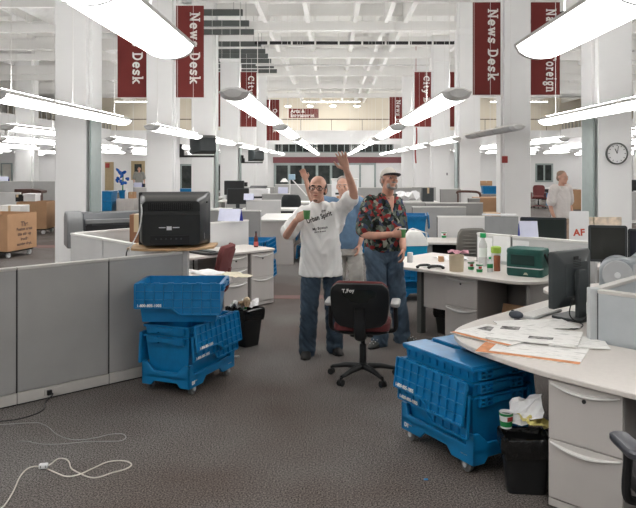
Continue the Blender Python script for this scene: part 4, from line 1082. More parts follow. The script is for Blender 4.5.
# desk at the far side with a cup
wt = thing('worktop', 'pale desk beyond the cooler carrying a green and white cup', 'desk', (1.30, 10.1, 0), math.radians(-5))
MB().prism(rrect(0, .95, 0, .7, .12), .708, .74).build('top', LAMINATE, wt, bevel=.004)
MB().box(.12, .16, .1, .6, 0, .708).build('leg', CABD, wt); MB().box(.85, .89, .1, .6, 0, .708).build('leg', CABD, wt)
MB().box(.16, .85, .58, .6, .1, .708).build('modesty_panel', BLACKM, wt)
p = on(444, 238.5, .74); carton('white and green cup alone on the desk beyond the cooler', (p.x, p.y, .741), .04, .10)
# cooler
cl = thing('picnic_cooler', 'white-lidded turquoise picnic cooler standing on a blue crate', 'cooler', (1.13, 9.72, ZB + HC + .034), math.radians(8))
AQUA = mat('aqua_plastic', (.004, .32, .55, 1), .4)
MB().loft([[V((x * k, y * k, z)) for x, y in rrect(-.18, .18, -.125, .125, .03, 4)] for z, k in ((0, .93), (.01, .95), (.24, 1.0))]).build('cooler_body', AQUA, cl, smooth=True)
MB().loft([[V((x * kx, y * ky, z)) for x, y in rrect(-.19, .19, -.135, .135, .03, 4)] for z, kx, ky in ((.24, 1, 1), (.27, 1.0, 1.0), (.35, .80, 1), (.42, .55, 1), (.435, .45, .95))]).build('lid', mat('cooler_white', (.78, .78, .76, 1), .4), cl, smooth=True)
MB().tube([(-.195, 0, .24), (-.2, 0, .40), (0, 0, .47), (.2, 0, .40), (.195, 0, .24)], .011, 6).build('handle', PTRIM_W, cl)
# ---- left side: television on its board
bd = thing('board_shelf', 'pale wooden board lying on the left partition under the television', 'board', (-1.52, 6.56, 1.0765), math.radians(3))
MB().prism([(-.37, -.10), (-.2, -.20), (.20, -.20), (.42, -.02), (.42, .30), (-.37, .30)], 0, .022).build('plank', WOOD, bd, bevel=.004)
tv = thing('tube_television', 'bulky black tube television with its back to the camera on a board', 'television', (-1.49, 6.60, 1.0995), math.radians(8))
TVM = mat('black_television_plastic', (.014, .016, .016, 1), .40, var=.15, bump=.1, bscale=150)
def ry(x0, x1, z0, z1, y, r=.03): return [V((x, y, z)) for x, z in rrect(x0, x1, z0, z1, r, 4)]
m = MB().loft([ry(-.335, .335, .0, .50, .24, .02), ry(-.335, .335, 0, .50, .16, .02), ry(-.325, .325, .01, .485, .13), ry(-.30, .315, .015, .47, -.02, .05), ry(-.275, .27, .02, .445, -.17, .05), ry(-.262, .255, .028, .43, -.195, .04)])
m.build('case', TVM, tv, smooth=True)
MB().box(-.335, -.30, .12, .245, 0, .50).build('bezel_edge', BLACK, tv, bevel=.006)
MB().box(-.31, .31, .238, .245, .04, .47).build('screen', GLASSD, tv)
MB().box(-.21, .19, -.200, -.190, .345, .415).build('vent_recess', BLACKM, tv, bevel=.004)
g = MB()
for k in range(22): g.box(-.20 + .0178 * k, -.193 + .0178 * k, -.206, -.198, .35, .41)
g.build('vent', TVM, tv)
MB().box(-.262, .255, -.2005, -.194, .305, .335).build('ledge', mat('tv_ledge', (.03, .032, .032, 1), .35), tv, bevel=.006)
g = MB().box(-.19, .16, -.204, -.192, .03, .115); g.build('jack_panel', BLACKM, tv, bevel=.003)
g = MB()
for k in range(6): g.cyl((-.14 + .045 * k, -.203, .085), (-.14 + .045 * k, -.212, .085), .008, 10)
g.build('socket', CHAR, tv)
MB().box(-.115, -.055, -.1985, -.1945, .185, .193).build('sticker', PAPER, tv); MB().box(-.045, .0, -.1985, -.1945, .165, .2).build('sticker', PAPER, tv); MB().box(.01, .07, -.1985, -.1945, .185, .193).build('sticker', PAPER, tv)
MB().box(.282, .2925, -.10, -.06, .07, .13).build('sticker', PAPER, tv)
g = MB().box(.305, .318, -.06, 0, .405, .418); g.box(.305, .32, .03, .08, .405, .418); g.build('vent', BLACKM, tv)
tag(MB().tube(spline([(-1.735, 6.385, 1.50), (-1.72, 6.345, 1.42), (-1.74, 6.335, 1.28), (-1.80, 6.33, 1.15), (-1.825, 6.35, 1.11), (-1.83, 6.36, 1.08)], 8), .006, 8).build('power_cable', PAPER), 'white cord hanging down the left side of the television back', 'cord')
tag(MB().tube(spline([(-1.86, 6.41, 1.095), (-1.865, 6.37, 1.06), (-1.865, 6.36, 0.98)], 5), .007, 6).build('power_cable', BLACK), 'short black cord dangling off the left end of the board', 'cord')
# books and box behind the television
p = at(143, 200, 9.4)
# plotter
pl = thing('wide_plotter', 'long dark grey wide-format plotter behind the left partition', 'printer', (-3.36, 9.06, 0), math.radians(26))
PG = mat('plotter_grey', (.075, .08, .088, 1), .45)
PG2 = mat('plotter_light_grey', (.19, .195, .20, 1), .45)
prof = [(-.20, .90), (.22, .90), (.22, 1.16), (.10, 1.24), (-.12, 1.235), (-.20, 1.16)]
MB().prism(prof, .12, 1.36, M=frame((0, 0, 0), (0, 1, 0), (0, 0, 1))).build('printer_body', PG, pl, bevel=.015)
prof2 = [(-.22, .80), (.23, .80), (.23, 1.18), (.11, 1.255)] + arc(-.05, 1.09, .165, 90, 175, 6)
for x0, x1 in ((-.08, .12), (1.36, 1.50)):
    MB().prism(prof2, x0, x1, M=frame((0, 0, 0), (0, 1, 0), (0, 0, 1))).build('end_cover', PG2, pl, bevel=.02)
MB().box(.14, 1.34, -.215, -.195, .95, 1.08).build('paper_slot', BLACKM, pl)
MB().box(.14, 1.34, -.23, -.17, 1.10, 1.16).build('top_lid', PG2, pl, bevel=.01)
MB().box(.16, .22, -.206, -.198, 1.0, 1.13).build('control_panel', BLACK, pl)
for x in (.1, 1.3):
    m = MB().box(x - .03, x + .03, -.03, .03, .05, .9); m.box(x - .03, x + .03, -.28, .28, .0, .06)
    m.build('leg', PG, pl, bevel=.006)
# red bottle, name card, and papers on left desk
p = on(256, 247, .74)
t_ = thing('sauce_bottle', 'dark red bottle with a red label on the left desk', 'bottle', (p.x, p.y, .7405))
MB().lathe([(.028, 0), (.03, .005), (.03, .115), (.024, .135), (.012, .155), (.011, .195)], 16).build('bottle_body', mat('dark_red_glass', (.09, .015, .012, 1), .2), t_, smooth=True)
MB().lathe([(.0135, .19), (.0135, .212), (.01, .214)], 12).build('cap', BLACK, t_); MB().lathe([(.031, .02), (.031, .075), (.0295, .075), (.0295, .02)], 16).build('paper_band', mat('red_label', (.55, .10, .09, 1), .6), t_)
p = B1 + dB * .62; tent_card('lilac folded name card on the pale low panel above the maroon chair', (p.x, p.y, 1.0715), math.radians(-20), .34, .17)
p = on(238, 275, .745); o = crumple('stack of pale papers on the worktop tongue above the left bin', (p.x - .02, p.y - .05, .742), (.30, .22, .03), mat('cream_paper', (.72, .66, .52, 1), .8), 61, 'paper_stack')
o.rotation_euler.z = A45
o = crumple('white sheets under the stack on the worktop tongue', (p.x - .34, p.y + .16, .742), (.34, .26, .012), PAPER, 62, 'loose_paper'); o.rotation_euler.z = A45
# dark curved tray on left desk's far side
p = on(203, 254.5, .74)
t_ = thing('keyboard_tray', 'black curved keyboard tray on the left desk behind the partition post', 'tray', (p.x, p.y + .1, .741), A45)
MB().prism(rrect(-.24, .24, -.12, .12, .08), .0, .03).build('tray', BLACK, t_, bevel=.008); MB().prism(rrect(-.20, .20, -.05, .05, .03), .03, .045).build('wrist_pad', CHAR, t_, bevel=.006)
# ---- cords on the carpet
def cord(label, pts, r, m_, name='floor_cord'):
    return tag(MB().tube(spline([(on(x, y, r).x, on(x, y, r).y, r + .001) for x, y in pts], 8), r, 8).build(name, m_, smooth=True), label, 'cord')
CREAM = mat('cream_cable', (.66, .62, .56, 1), .5)
GREYC = mat('grey_cable', (.36, .36, .35, 1), .5)
white = [(-6, 512), (4, 506), (13, 492), (20, 477), (28, 468.5), (38, 466.5), (47, 469), (56, 473), (66, 476.5), (78, 475), (93, 468.5), (108, 462), (124, 461), (131.5, 464.5), (126, 469), (112, 473), (98, 477.5), (88, 477), (76, 471.5), (71, 468), (69, 462), (65, 459), (58, 459), (51, 464), (45, 467.5)]
cord('cream extension cord looped on the carpet at bottom left', white, .0042, CREAM, 'extension_cord')
p = on(43.5, 467, .015)
t_ = thing('outlet_block', 'small white outlet block on the looped cream cord', 'socket', (p.x, p.y, 0), .2)
MB().box(-.026, .026, -.018, .018, 0.009, .036).build('block_body', PAPER, t_, bevel=.006)
for k in (-1, 1): MB().box(k * .014 - .002, k * .014 + .002, -.0195, -.017, .016, .030).build('slot', BLACK, t_)
grey = [(-4, 425), (12, 424), (30, 423), (40, 423.5), (49, 428), (56, 434), (66, 438.5), (78, 440), (95, 438), (110, 434.5), (122, 434), (126, 437.5), (120, 441), (104, 441.5), (84, 442), (64, 444), (46, 444.5), (34, 443), (28, 441.5), (17, 441.5)]
cord('thin grey cable looped on the carpet below the partition', grey, .0028, GREYC, 'grey_cable')
pq = [oc + nv * .035 + V((0, 0, .055)), oc + nv * .06 + V((.01, 0, .05))] + [on(x, y, .004) + V((0, 0, .001)) for x, y in ((45, 403), (44, 409), (36, 414), (25, 417.5), (14, 420), (0, 421.5), (-10, 423))]
tag(MB().tube(spline(pq, 8), .004, 8).build('black_cord', BLACK, smooth=True), 'black cord running from the plinth outlet to the left edge', 'cord')
# small litter
p = on(161, 0 + 400); 
tag(MB().box(-.03, .03, -.006, .006, 0, .012).build('paper_scrap', PAPER, loc=on(236, 357)), 'small white paper scrap on the carpet right of the left crates', 'scrap')
tag(MB().box(-.012, .012, -.008, .008, 0, .003).build('tape_scrap', BLUE, loc=on(426, 479.5)), 'tiny blue scrap on the carpet by the right crates', 'scrap')
# cardboard piece under the centre desk
p = st(-3.76, 6.36)
cbx = thing('cardboard_box', 'small open cardboard box on the floor under the centre desk', 'box', (p.x, p.y, 0), A45 + .1)
def open_box(t_, w, d, h, m_, th=.006):
    m = MB(); crate_walls(m, w, d, w, d, h, th); m.build('box_wall', m_, t_)
open_box(cbx, .34, .26, .30, CARD)
MB().add([(-.17, .13, .3), (.17, .13, .3), (.17, .17, .40), (-.17, .17, .40), (-.17, .134, .3), (.17, .134, .3), (.17, .174, .40), (-.17, .174, .40)], [(0, 1, 2, 3), (7, 6, 5, 4), (0, 4, 5, 1), (2, 6, 7, 3), (1, 5, 6, 2), (0, 3, 7, 4)]).build('box_flap', CARD, cbx)
# ================================================================ BACKGROUND OF THE HALL
# ---- big cardboard bins on casters at the left
def gaylord(label, c, rz, w=.86, d=.86, h=.78, m_=CARD, lines=None, casters=True):
    t_ = thing('cardboard_bin', label, 'box', c, rz)
    z = .14 if casters else 0
    m = MB(); crate_walls(m, w, d, w, d, h, .012)
    m.move(Matrix.Translation((0, 0, z))); m.build('box_wall', m_, t_)
    if casters:
        b = MB().box(-w * .44, w * .44, -d * .44, d * .44, .10, .14).build('dolly_board', BLACKM, t_)
        for sx in (-1, 1):
            for sy in (-1, 1):
                MB().cyl((sx * w * .36, sy * d * .40 - .02, .05), (sx * w * .36, sy * d * .40 + .02, .05), .05, 12).box(sx * w * .36 - .02, sx * w * .36 + .02, sy * d * .4 - .03, sy * d * .4 + .03, .06, .1).build('caster', LGREY, t_)
    if lines:
        IK = mat('grey_brown_ink', (.17, .11, .09, 1), .8)
        for k, (s, sz) in enumerate(lines):
            text(s, sz, IK, t_, frame((.06, -d / 2 - .002, z + h * .70 - .10 * k), (1, 0, 0), (0, 0, 1)), .004)
    return t_
gaylord('large cardboard bin on a caster dolly at the left edge with printed lines', (-6.68, 14.3, 0), math.radians(77), .90, .84, .73, CARD, (('The', .14), ('Boston news', .085), ('this side up', .08), ('handle', .08), ('moving dept.', .08)))
gaylord('cardboard bin further back left beside the white column', (-8.0, 19.0, 0), math.radians(4), .78, .8, .72, CARD_D)
# ---- small boxes, consoles
def card_box(label, c, w, d, h, rz=0, m_=CARD, name='cardboard_box'):
    t_ = thing(name, label, 'box', c, rz)
    MB().box(-w / 2, w / 2, -d / 2, d / 2, 0, h).build('box_wall', m_, t_, bevel=.006)
    MB().box(-.03, .03, -d / 2 - .001, d / 2 + .001, h * .6, h + .0015).build('tape', mat('packing_tape', (.52, .40, .25, 1), .35), t_)
    return t_
card_box('tall brown cardboard box right of the column behind the ghostly standing person', on(581, 209), 1.1, .7, .80, 0, CARD_D)
c_ = on(492, 222); card_box('brown cardboard box behind the grey panels right of centre', (4.6, 19.4, 0), 1.25, .7, .95, .1, CARD_D)
card_box('flat tan cardboard box in front of the brown one right of centre', (3.22, 15.0, 0), .7, .4, .83, .1, mat('tan_card', (.60, .40, .25, 1), .8))
card_box('brown cardboard box between the two men far back', (.43, 16.3, .0), .62, .5, 1.12, 0, CARD)
t_ = thing('wooden_chair', 'brown wooden armchair top seen behind the far panels right of centre', 'chair', (4.05, 20.6, 0), 0)
MB().tube(spline([(-.35, 0, 1.0), (-.3, 0, 1.06), (.2, 0, 1.05), (.32, 0, .98), (.33, 0, .90)], 5), .035, 8).build('back_rail', BROWN, t_, smooth=True)
for s in (-.33, .33): MB().box(s - .02, s + .02, -.02, .02, 0, 1.0).build('back_leg', BROWN, t_); 
for s in (-.33, .33): MB().box(s - .02, s + .02, -.52, -.48, 0, .45).build('front_leg', BROWN, t_)
MB().box(-.35, .35, -.52, .02, .42, .47).build('seat', BROWN, t_)
# brown console far left
t_ = thing('brown_cabinet', 'dark brown low cabinet with a stepped side far left', 'cabinet', (-10.35, 24.0, 0), 0)
MB().box(-.42, .15, -.25, .25, 0, 1.02).build('case', BROWN, t_, bevel=.02)
MB().prism([(.15, .60), (.36, .60), (.36, .86), (.50, .88), (.50, .96), (.15, 1.02)], -.25, .25, M=frame((0, 0, 0), (1, 0, 0), (0, 0, 1))).build('arm', BROWN, t_, bevel=.01)
MB().box(.3, .36, -.25, .25, 0, .62).build('foot', BROWN, t_)
# ---- far panels
GP = mat('far_panel_grey', (.46, .46, .455, 1), .95, var=.03)
GP2 = mat('far_panel_pale', (.58, .575, .57, 1), .95, var=.03)
def fpanel(px0, px1, ytop, Y, label, h=1.07, ang=0, m_=None, th=.07):
    a = at(px0, ytop, Y); b_ = at(px1, ytop, Y + ang)
    return panel((a.x, Y), (b_.x, Y + ang), label, h=h, th=th, fab=m_ or GP, trim=PTRIM_W)
# left side
fpanel(-4, 33, 190, 25.5, 'grey panel far left behind the brown cabinet', 1.25)
fpanel(31, 60, 190, 25.8, 'grey panel between the brown cabinet and the white column', 1.25)
fpanel(-2, 21, 197, 21.5, 'pale blue-grey panel far left in front of the brown cabinet', 1.0, m_=GP2)
t_ = thing('white_carton', 'white storage carton on the far left bin', 'box', (-8.15, 19.05, .8605), 0)
MB().box(-.16, .16, -.17, .17, .0, .20).build('carton_wall', PAPER, t_, bevel=.006); MB().box(-.172, .172, -.185, .185, .155, .21).build('lid', PAPER, t_, bevel=.006)
card_box('white box low at the left edge above the big cardboard bin', (-7.8, 17.2, 0), .55, .5, .86, 0, PTRIM_W)
card_box('black case beside the white carton far left', (-8.44, 18.95, .8605), .10, .3, .19, 0, BLACKM, 'equipment_case')
w_ = thing('worktop', 'white desk between the far left bin and the white column', 'desk', (-7.3, 18.9, 0), 0)
MB().box(-.0, .95, -.3, .4, .80, .84).build('top', PTRIM_W, w_); MB().box(.0, .05, -.3, .4, 0, .80).build('leg', CABD, w_); MB().box(.9, .95, -.3, .4, 0, .80).build('leg', CABD, w_); MB().box(.05, .9, .34, .38, .1, .8).build('modesty_panel', CHAR, w_)
crumple('white crumpled packing paper on the desk left of the white column', (-6.9, 18.9, .842), (.6, .4, .30), mat('kraft_white', (.62, .56, .48, 1), .8), 71, 'packing_paper')
t_ = thing('blue_balloon', 'blue card tent far left edge on a panel', 'card', (-11.5, 24.6, 1.0), 0)
for o_ in [t_]: bpy.data.objects.remove(o_)
p = at(2, 181, 25.4); tent_card('lilac card on the far left panel at the photo edge', (p.x, 25.5, 1.2515), 0, .40, .16)
# pale cabinet with blue crates and blue bunch of foil behind the plotter
p0 = at(84, 203, 23.8)
t_ = thing('low_cabinet', 'pale low cabinet behind the plotter beside the blue crates', 'cabinet', (-6.94, 23.8, 0), 0)
MB().box(-.30, .30, -.25, .25, .06, .70).build('case', CAB, t_, bevel=.01); MB().box(-.28, .28, -.23, .23, 0, .06).build('plinth', CABD, t_)
for x in (-.15, .15): MB().box(x - .14, x + .14, -.27, -.25, .09, .67).build('door', CAB, t_, bevel=.005)
t_ = thing('low_stand', 'dark low stand under the two blue crates behind the plotter', 'stand', (-7.55, 23.7, 0), 0)
MB().box(-.27, .27, -.36, .36, .26, .30).build('stand_board', CHAR, t_)
for x in (-.25, .21): MB().box(x, x + .04, -.34, .34, 0, .26).build('leg', CHAR, t_)
t_ = thing('foil_bunch', 'bright blue foil bunch standing in a blue pot behind the plotter', 'decoration', (-7.09, 23.75, .70), 0)
MB().lathe([(.09, 0), (.14, .28), (.13, .28), (.08, .01)], 14).build('pot', BLUE, t_)
MB().cyl((0, 0, .1), (.02, 0, .8), .02).build('stem', GREEN, t_)
rnd = random.Random(5); m = MB()
for k in range(14):
    c = V((rnd.uniform(-.16, .16), rnd.uniform(-.1, .1), rnd.uniform(.52, .98)))
    m.ell(c, (.10, .06, .045), Euler((rnd.uniform(-1, 1), rnd.uniform(-1, 1), rnd.uniform(0, 3))).to_matrix().to_4x4(), 8, 6)
m.build('foil_leaf', mat('blue_foil', (.01, .10, .42, 1), .25), t_)
card_box('dark storage box left of the blue crates behind the plotter', (-8.02, 23.9, 0), .34, .4, .62, 0, mat('dark_green_box', (.02, .045, .04, 1), .6), 'storage_box')
t_ = bottle('white spray bottle on the pale low cabinet behind the plotter', (-6.93, 23.65, .70), .05, .34, PAPER, PAPER, name='spray_bottle')
card_box('tan carton on the pale cabinet behind the plotter', (-6.78, 23.85, .70), .2, .25, .22, 0, CARD, 'small_carton')
monitor('small dark monitor behind the plotter near the tiny standing person', (-6.75, 24.6, .60), .1, w=.4, h=.38, base_z=.2, tilt=0)
wq = thing('worktop', 'far desk behind the pale cabinet and plotter', 'desk', (-6.7, 24.75, 0), 0)
MB().box(-.9, 1.1, -.4, .4, .56, .60).build('top', PTRIM_W, wq)
for x in (-.85, 1.0): MB().box(x, x + .05, -.35, .35, 0, .56).build('leg', CABD, wq)
fpanel(134, 150, 188, 24.2, 'pale panel left of the second column behind the television', 1.07, m_=GP2)
p = at(138, 187, 24.2); tent_card('small lilac card on the pale panel left of the second column', (p.x, 24.2, 1.072), 0, .28, .16)
card_box('brown binder box behind the television on the left', (-2.35, 8.5, .742), .16, .22, .52, .1, mat('brown_board', (.22, .10, .05, 1), .7), 'binder_box')
# behind the left desk
fpanel(190, 261, 209, 12.45, 'grey cubicle panel behind the low panel with the name card', 1.07, ang=-.35, m_=FABRIC)
fpanel(246, 281, 200, 15.6, 'white low panel in the middle distance left of the man in white', 1.07, m_=GP2)
fpanel(262, 290, 194, 19.0, 'pale grey panel with the lilac card in the middle distance', 1.07, m_=GP)
fpanel(236, 275, 187, 24.6, 'grey panel behind the small white printer', 1.07, m_=GP)
fpanel(275, 345, 184, 27.5, 'long grey panel in front of the far glass front', 1.08, m_=GP)
fpanel(345, 412, 187.5, 24, 'grey panel far behind the man in the patterned shirt', 1.07, m_=GP)
p = at(243.5, 200, 15.6); tent_card('lilac card on the white low panel left of the waving man', (p.x + .12, 15.6, 1.072), 0, .22, .14)
p = at(283, 196, 19.0); tent_card('lilac card on the pale grey panel beneath the white lamp', (p.x, 19.0, 1.072), 0, .26, .17)
# desk with grey end (262-292)
w_ = thing('worktop', 'pale desk with a grey end panel left of the waving man', 'desk', (-1.02, 13.0, 0), math.radians(0))
MB().prism(rrect(-.35, .33, 0, 1.7, .1), .80, .835).build('top', PTRIM_W, w_, bevel=.005)
MB().box(-.33, .31, .04, .08, 0, .80).build('end_panel', CAB, w_); MB().box(.25, .29, .08, 1.0, .3, .80).build('side_panel', CAB, w_); MB().box(-.33, -.29, .08, 1.6, 0, .80).build('side_panel', BLACKM, w_)
w_ = thing('worktop', 'white topped desk further back with a black underside left of the man in white', 'desk', (-1.15, 15.9, 0), 0)
MB().box(-.9, .75, 0, .8, .80, .84).build('top', PTRIM_W, w_); MB().box(-.85, .7, .1, .7, .70, .80).build('keyboard_drawer', BLACKM, w_)
for x in (-.88, .68): MB().box(x, x + .05, .05, .75, 0, .80).build('leg', CABD, w_)
# dark monitors and printer
monitor('dark monitor on the far desk above the lilac cards, left one', (-2.35, 17.6, .74), .2, w=.55, h=.40, base_z=.12, tilt=0)
monitor('dark monitor on the far desk above the lilac cards, right one', (-2.86, 20.6, .80), -.1, w=.6, h=.42, base_z=.16, tilt=0)
wq = thing('worktop', 'far desk carrying dark monitors left of the white printer', 'desk', (-2.5, 17.7, 0), 0)
MB().box(-.7, .7, -.4, .4, .70, .738).build('top', PTRIM_W, wq)
for x in (-.65, .6): MB().box(x, x + .05, -.35, .35, 0, .70).build('leg', CABD, wq)
wq = thing('worktop', 'further desk carrying the right dark monitor', 'desk', (-2.6, 20.7, 0), 0)
MB().box(-.7, .9, -.4, .4, .76, .798).build('top', PTRIM_W, wq)
for x in (-.65, .8): MB().box(x, x + .05, -.35, .35, 0, .76).build('leg', CABD, wq)
t_ = thing('office_printer', 'white office printer in the middle distance left of the waving man', 'printer', (-2.15, 20.6, .798), 0)
MB().box(-.30, .32, -.25, .25, 0, .36).build('printer_body', PAPER, t_, bevel=.02); MB().box(-.2, .22, -.262, -.25, .08, .13).build('paper_slot', BLACKM, t_)
MB().add([(-.25, -.2, .36), (.25, -.2, .36), (.25, .2, .42), (-.25, .2, .42), (-.25, -.2, .37), (.25, -.2, .37), (.25, .2, .43), (-.25, .2, .43)], [(0, 1, 2, 3), (7, 6, 5, 4), (0, 4, 5, 1), (2, 6, 7, 3), (1, 5, 6, 2), (0, 3, 7, 4)]).build('scanner_lid', CHAR, t_)
card_box('black equipment box far left of the aisle on a panel shelf', (-3.55, 27.2, 1.001), .55, .3, .16, 0, BLACKM, 'equipment_box')
fpanel(226, 250, 184, 27.2, 'grey panel under the black equipment box far back', 1.0)
# white articulated lamp
lp = thing('desk_lamp', 'white articulated desk lamp standing left of the waving man', 'lamp', (-1.2, 19.9, .80), 0)
MB().lathe([(.12, 0), (.12, .02), (.05, .035)], 16).build('base', PTRIM_W, lp)
MB().cyl((0, 0, .03), (.02, 0, .72), .018).build('lower_arm', PTRIM_W, lp); MB().cyl((.02, 0, .70), (.50, 0, .16), .018).build('upper_arm', PTRIM_W, lp)
MB().box(-.02, .17, -.05, .05, .62, .78).build('joint', mat('pale_blue_plastic', (.35, .5, .62, 1), .5), lp, bevel=.02); MB().lathe([(.04, .1), (.12, 0), (.115, 0), (.03, .09)], 16, c=(-.14, 0, .56)).build('lamp_shade', PTRIM_W, lp)
wq = thing('worktop', 'far desk under the white articulated lamp', 'desk', (-.9, 20.0, 0), 0)
MB().box(-.7, .9, -.4, .4, .76, .798).build('top', PTRIM_W, wq)
for x in (-.65, .8): MB().box(x, x + .05, -.35, .35, 0, .76).build('leg', CABD, wq)
task_chair('dark grey chair back beyond the pale panel left of the waving man', (-1.02, 18.0, 0), 0, mcush=CHAR, mshell=CHAR, back_h=1.08, name='desk_chair')
# ---- behind the men and right
p = at(343, 182, 22)
t_ = thing('white_cabinet', 'white office machine far back above the waving man\'s shoulder', 'machine', (.42, 22.5, 0), 0)
MB().box(-.42, .42, -.3, .3, 0, 1.35).build('case', PAPER, t_, bevel=.02); MB().box(-.3, .3, -.312, -.3, .9, .96).build('paper_slot', CHAR, t_); MB().box(-.44, .44, -.32, .32, 1.35, 1.40).build('lid', PTRIM_W, t_, bevel=.01)
fpanel(412, 466, 207, 13.2, 'grey panel right of the patterned shirt, nearer of two', 1.07, m_=GP)
fpanel(425, 483, 204, 14.2, 'grey panel right of the patterned shirt, further of two', 1.09, m_=FABRIC)
fpanel(437, 492, 216.5, 10.9, 'pale panel behind the grey high-backed chair', 1.06, m_=GP2)
fpanel(468, 480, 198, 17.6, 'grey panel end in front of the brown wooden armchair', 1.02, m_=FABRIC)
fpanel(405, 436, 187, 24.4, 'grey panel under the far white door with the clock', 1.08, m_=GP)
fpanel(440, 461, 188, 21.9, 'dark grey panel beside the third right column', 1.10, m_=FABRIC)
card_box('dark grey machine on the far panels right of the man with the cap', (2.95, 21.5, .72), .34, .3, .42, 0, CHAR, 'office_machine')
wq = thing('worktop', 'far desk carrying the dark grey machine right of the cap', 'desk', (2.9, 21.6, 0), 0)
MB().box(-.9, .35, -.4, .4, .68, .72).build('top', PTRIM_W, wq)
for x in (-.85, .28): MB().box(x, x + .05, -.35, .35, 0, .68).build('leg', CABD, wq)
crumple('white papers piled on the far desk right of the patterned shirt', (2.35, 21.55, .722), (.7, .5, .34), PAPER, 81, 'paper_heap')
o = tag(MB().box(-.28, .28, -.02, .02, 0, .32).build('document_screen', MGREY, loc=at(501.5, 232, 9.3) * 1), 'light grey leaning screen with a white top edge right of the grey chair', 'screen')
o.location.z = .742; o.rotation_euler = (math.radians(-8), 0, math.radians(-12)); o.scale = (.78, 1, 1.35)
o2 = tag(MB().box(-.24, .20, -.03, .03, 0, .02).build('folded_cloth', PAPER, loc=(o.location.x - .0, o.location.y + .06, 1.182)), 'white folded sheet on top of the leaning grey screen', 'sheet'); o2.rotation_euler.z = -.2
wq = thing('worktop', 'desk beyond the pinned sheets carrying the leaning grey screen', 'desk', (2.05, 9.35, 0), 0)
MB().box(0, 1.2, -.25, .5, .70, .742).build('top', PTRIM_W, wq)
for x in (.05, 1.1): MB().box(x, x + .05, -.2, .45, 0, .70).build('leg', CABD, wq)
card_box('dark binder at the right of the leaning grey screen', (2.58, 9.3, .742), .09, .25, .33, .2, mat('teal_binder', (.03, .10, .10, 1), .6), 'ring_binder')
# shelf with blue crates far right and tan box
p = at(492, 184, 30)
t_ = thing('storage_shelf', 'far shelf holding a blue crate right of the second right column', 'shelf', (6.75, 30.0, 0), 0)
MB().box(-.7, .8, -.3, .3, .56, .60).build('shelf_board', CABD, t_)
for x in (-.68, .74): MB().box(x, x + .05, -.28, .28, 0, .56).build('leg', CABD, t_)
far_crate('blue crate on the far shelf right of the second right column', (6.78, 30.0, .60), 0, simple=True, flaps=('shut', 'shut'))
card_box('tan box on the blue crate on the far shelf', (6.6, 30.0, .948), .5, .35, .2, 0, CARD)
# more far desks along both bays
for i, (px, Y, lb) in enumerate(((196, 24, 'white desk far back beside the left door'), (556, 33, 'white desk far back under the right window'), (610, 26, 'pale desk far right beyond the big column'))):
    p = at(px, 190, Y)
    wq = thing('worktop', lb, 'desk', (p.x, Y, 0), 0)
    MB().box(-.9, .9, -.4, .4, .70, .74).build('top', PTRIM_W, wq)
    for x in (-.85, .8): MB().box(x, x + .05, -.35, .35, 0, .70).build('leg', CABD, wq)
    MB().box(-.8, .8, .3, .33, .15, .70).build('modesty_panel', CHAR if i == 1 else CAB, wq)
monitor('small dark monitor far right beyond the big column', (at(633, 190, 26).x, 26, .742), 0, w=.5, h=.4, base_z=.14, tilt=0)
fpanel(626, 660, 196, 22, 'grey panel at the right edge beyond the big column', 1.0)
# ================================================================ PEOPLE
SKIN = mat('skin', (.60, .335, .245, 1), .5, var=.10, scale=14)
SKIN2 = mat('skin_ruddy', (.56, .295, .215, 1), .5, var=.12, scale=14)
DENIM = mat('denim', (.040, .066, .098, 1), .9, var=.45, scale=6, bump=.3, bscale=30)
DENIM2 = mat('denim_mid', (.058, .092, .135, 1), .9, var=.45, scale=6, bump=.3, bscale=30)
TEE = mat('white_cotton', (.86, .86, .85, 1), .9, var=.02, scale=4, bump=.28, bscale=9)
SHOE = mat('dark_shoe', (.010, .009, .009, 1), .5, var=.2, spec=.3)
HAIRD = mat('dark_hair', (.030, .020, .015, 1), .7, var=.3, scale=40)
HAIRG = mat('grey_hair', (.30, .27, .25, 1), .8, var=.3, scale=40)
from mathutils import noise as NZ
def remesh(mb, name, mats, parent, voxel, smooth=6, base=V((0, 0, 0)), fac=.5, wrinkle=0., freq=(7, 7, 13)):
    me = bpy.data.meshes.new(name); me.from_pydata([tuple(p - base) for p in mb.v], [], mb.f)
    bm = bmesh.new(); bm.from_mesh(me); bmesh.ops.recalc_face_normals(bm, faces=bm.faces); bm.to_mesh(me); bm.free()
    o = bpy.data.objects.new(name, me); COL.objects.link(o)
    r = o.modifiers.new('r', 'REMESH'); r.mode = 'VOXEL'; r.voxel_size = voxel
    s = o.modifiers.new('s', 'SMOOTH'); s.factor = fac; s.iterations = smooth
    dg = bpy.context.evaluated_depsgraph_get(); dg.update()
    m2 = bpy.data.meshes.new_from_object(o.evaluated_get(dg))
    bpy.data.objects.remove(o); bpy.data.meshes.remove(me)
    if wrinkle:                                            # folds in cloth
        co_ = [(v.co.copy(), v.normal.copy()) for v in m2.vertices]
        for v, (c_, n_) in zip(m2.vertices, co_):
            q_ = V((c_.x * freq[0] + c_.z * 3, c_.y * freq[1], c_.z * freq[2] - abs(c_.x) * 9))
            a_ = NZ.noise(q_) + .5 * NZ.noise(q_ * 2.1)
            v.co = c_ + n_ * (wrinkle * (1 - 2.2 * abs(a_)))
    m2.name = name; m2.materials.clear()
    for m in (mats if isinstance(mats, (list, tuple)) else [mats]): m2.materials.append(m)
    m2.polygons.foreach_set('use_smooth', [True] * len(m2.polygons))
    q = bpy.data.objects.new(name, m2); COL.objects.link(q)
    if parent is not None: q.parent = parent
    return q
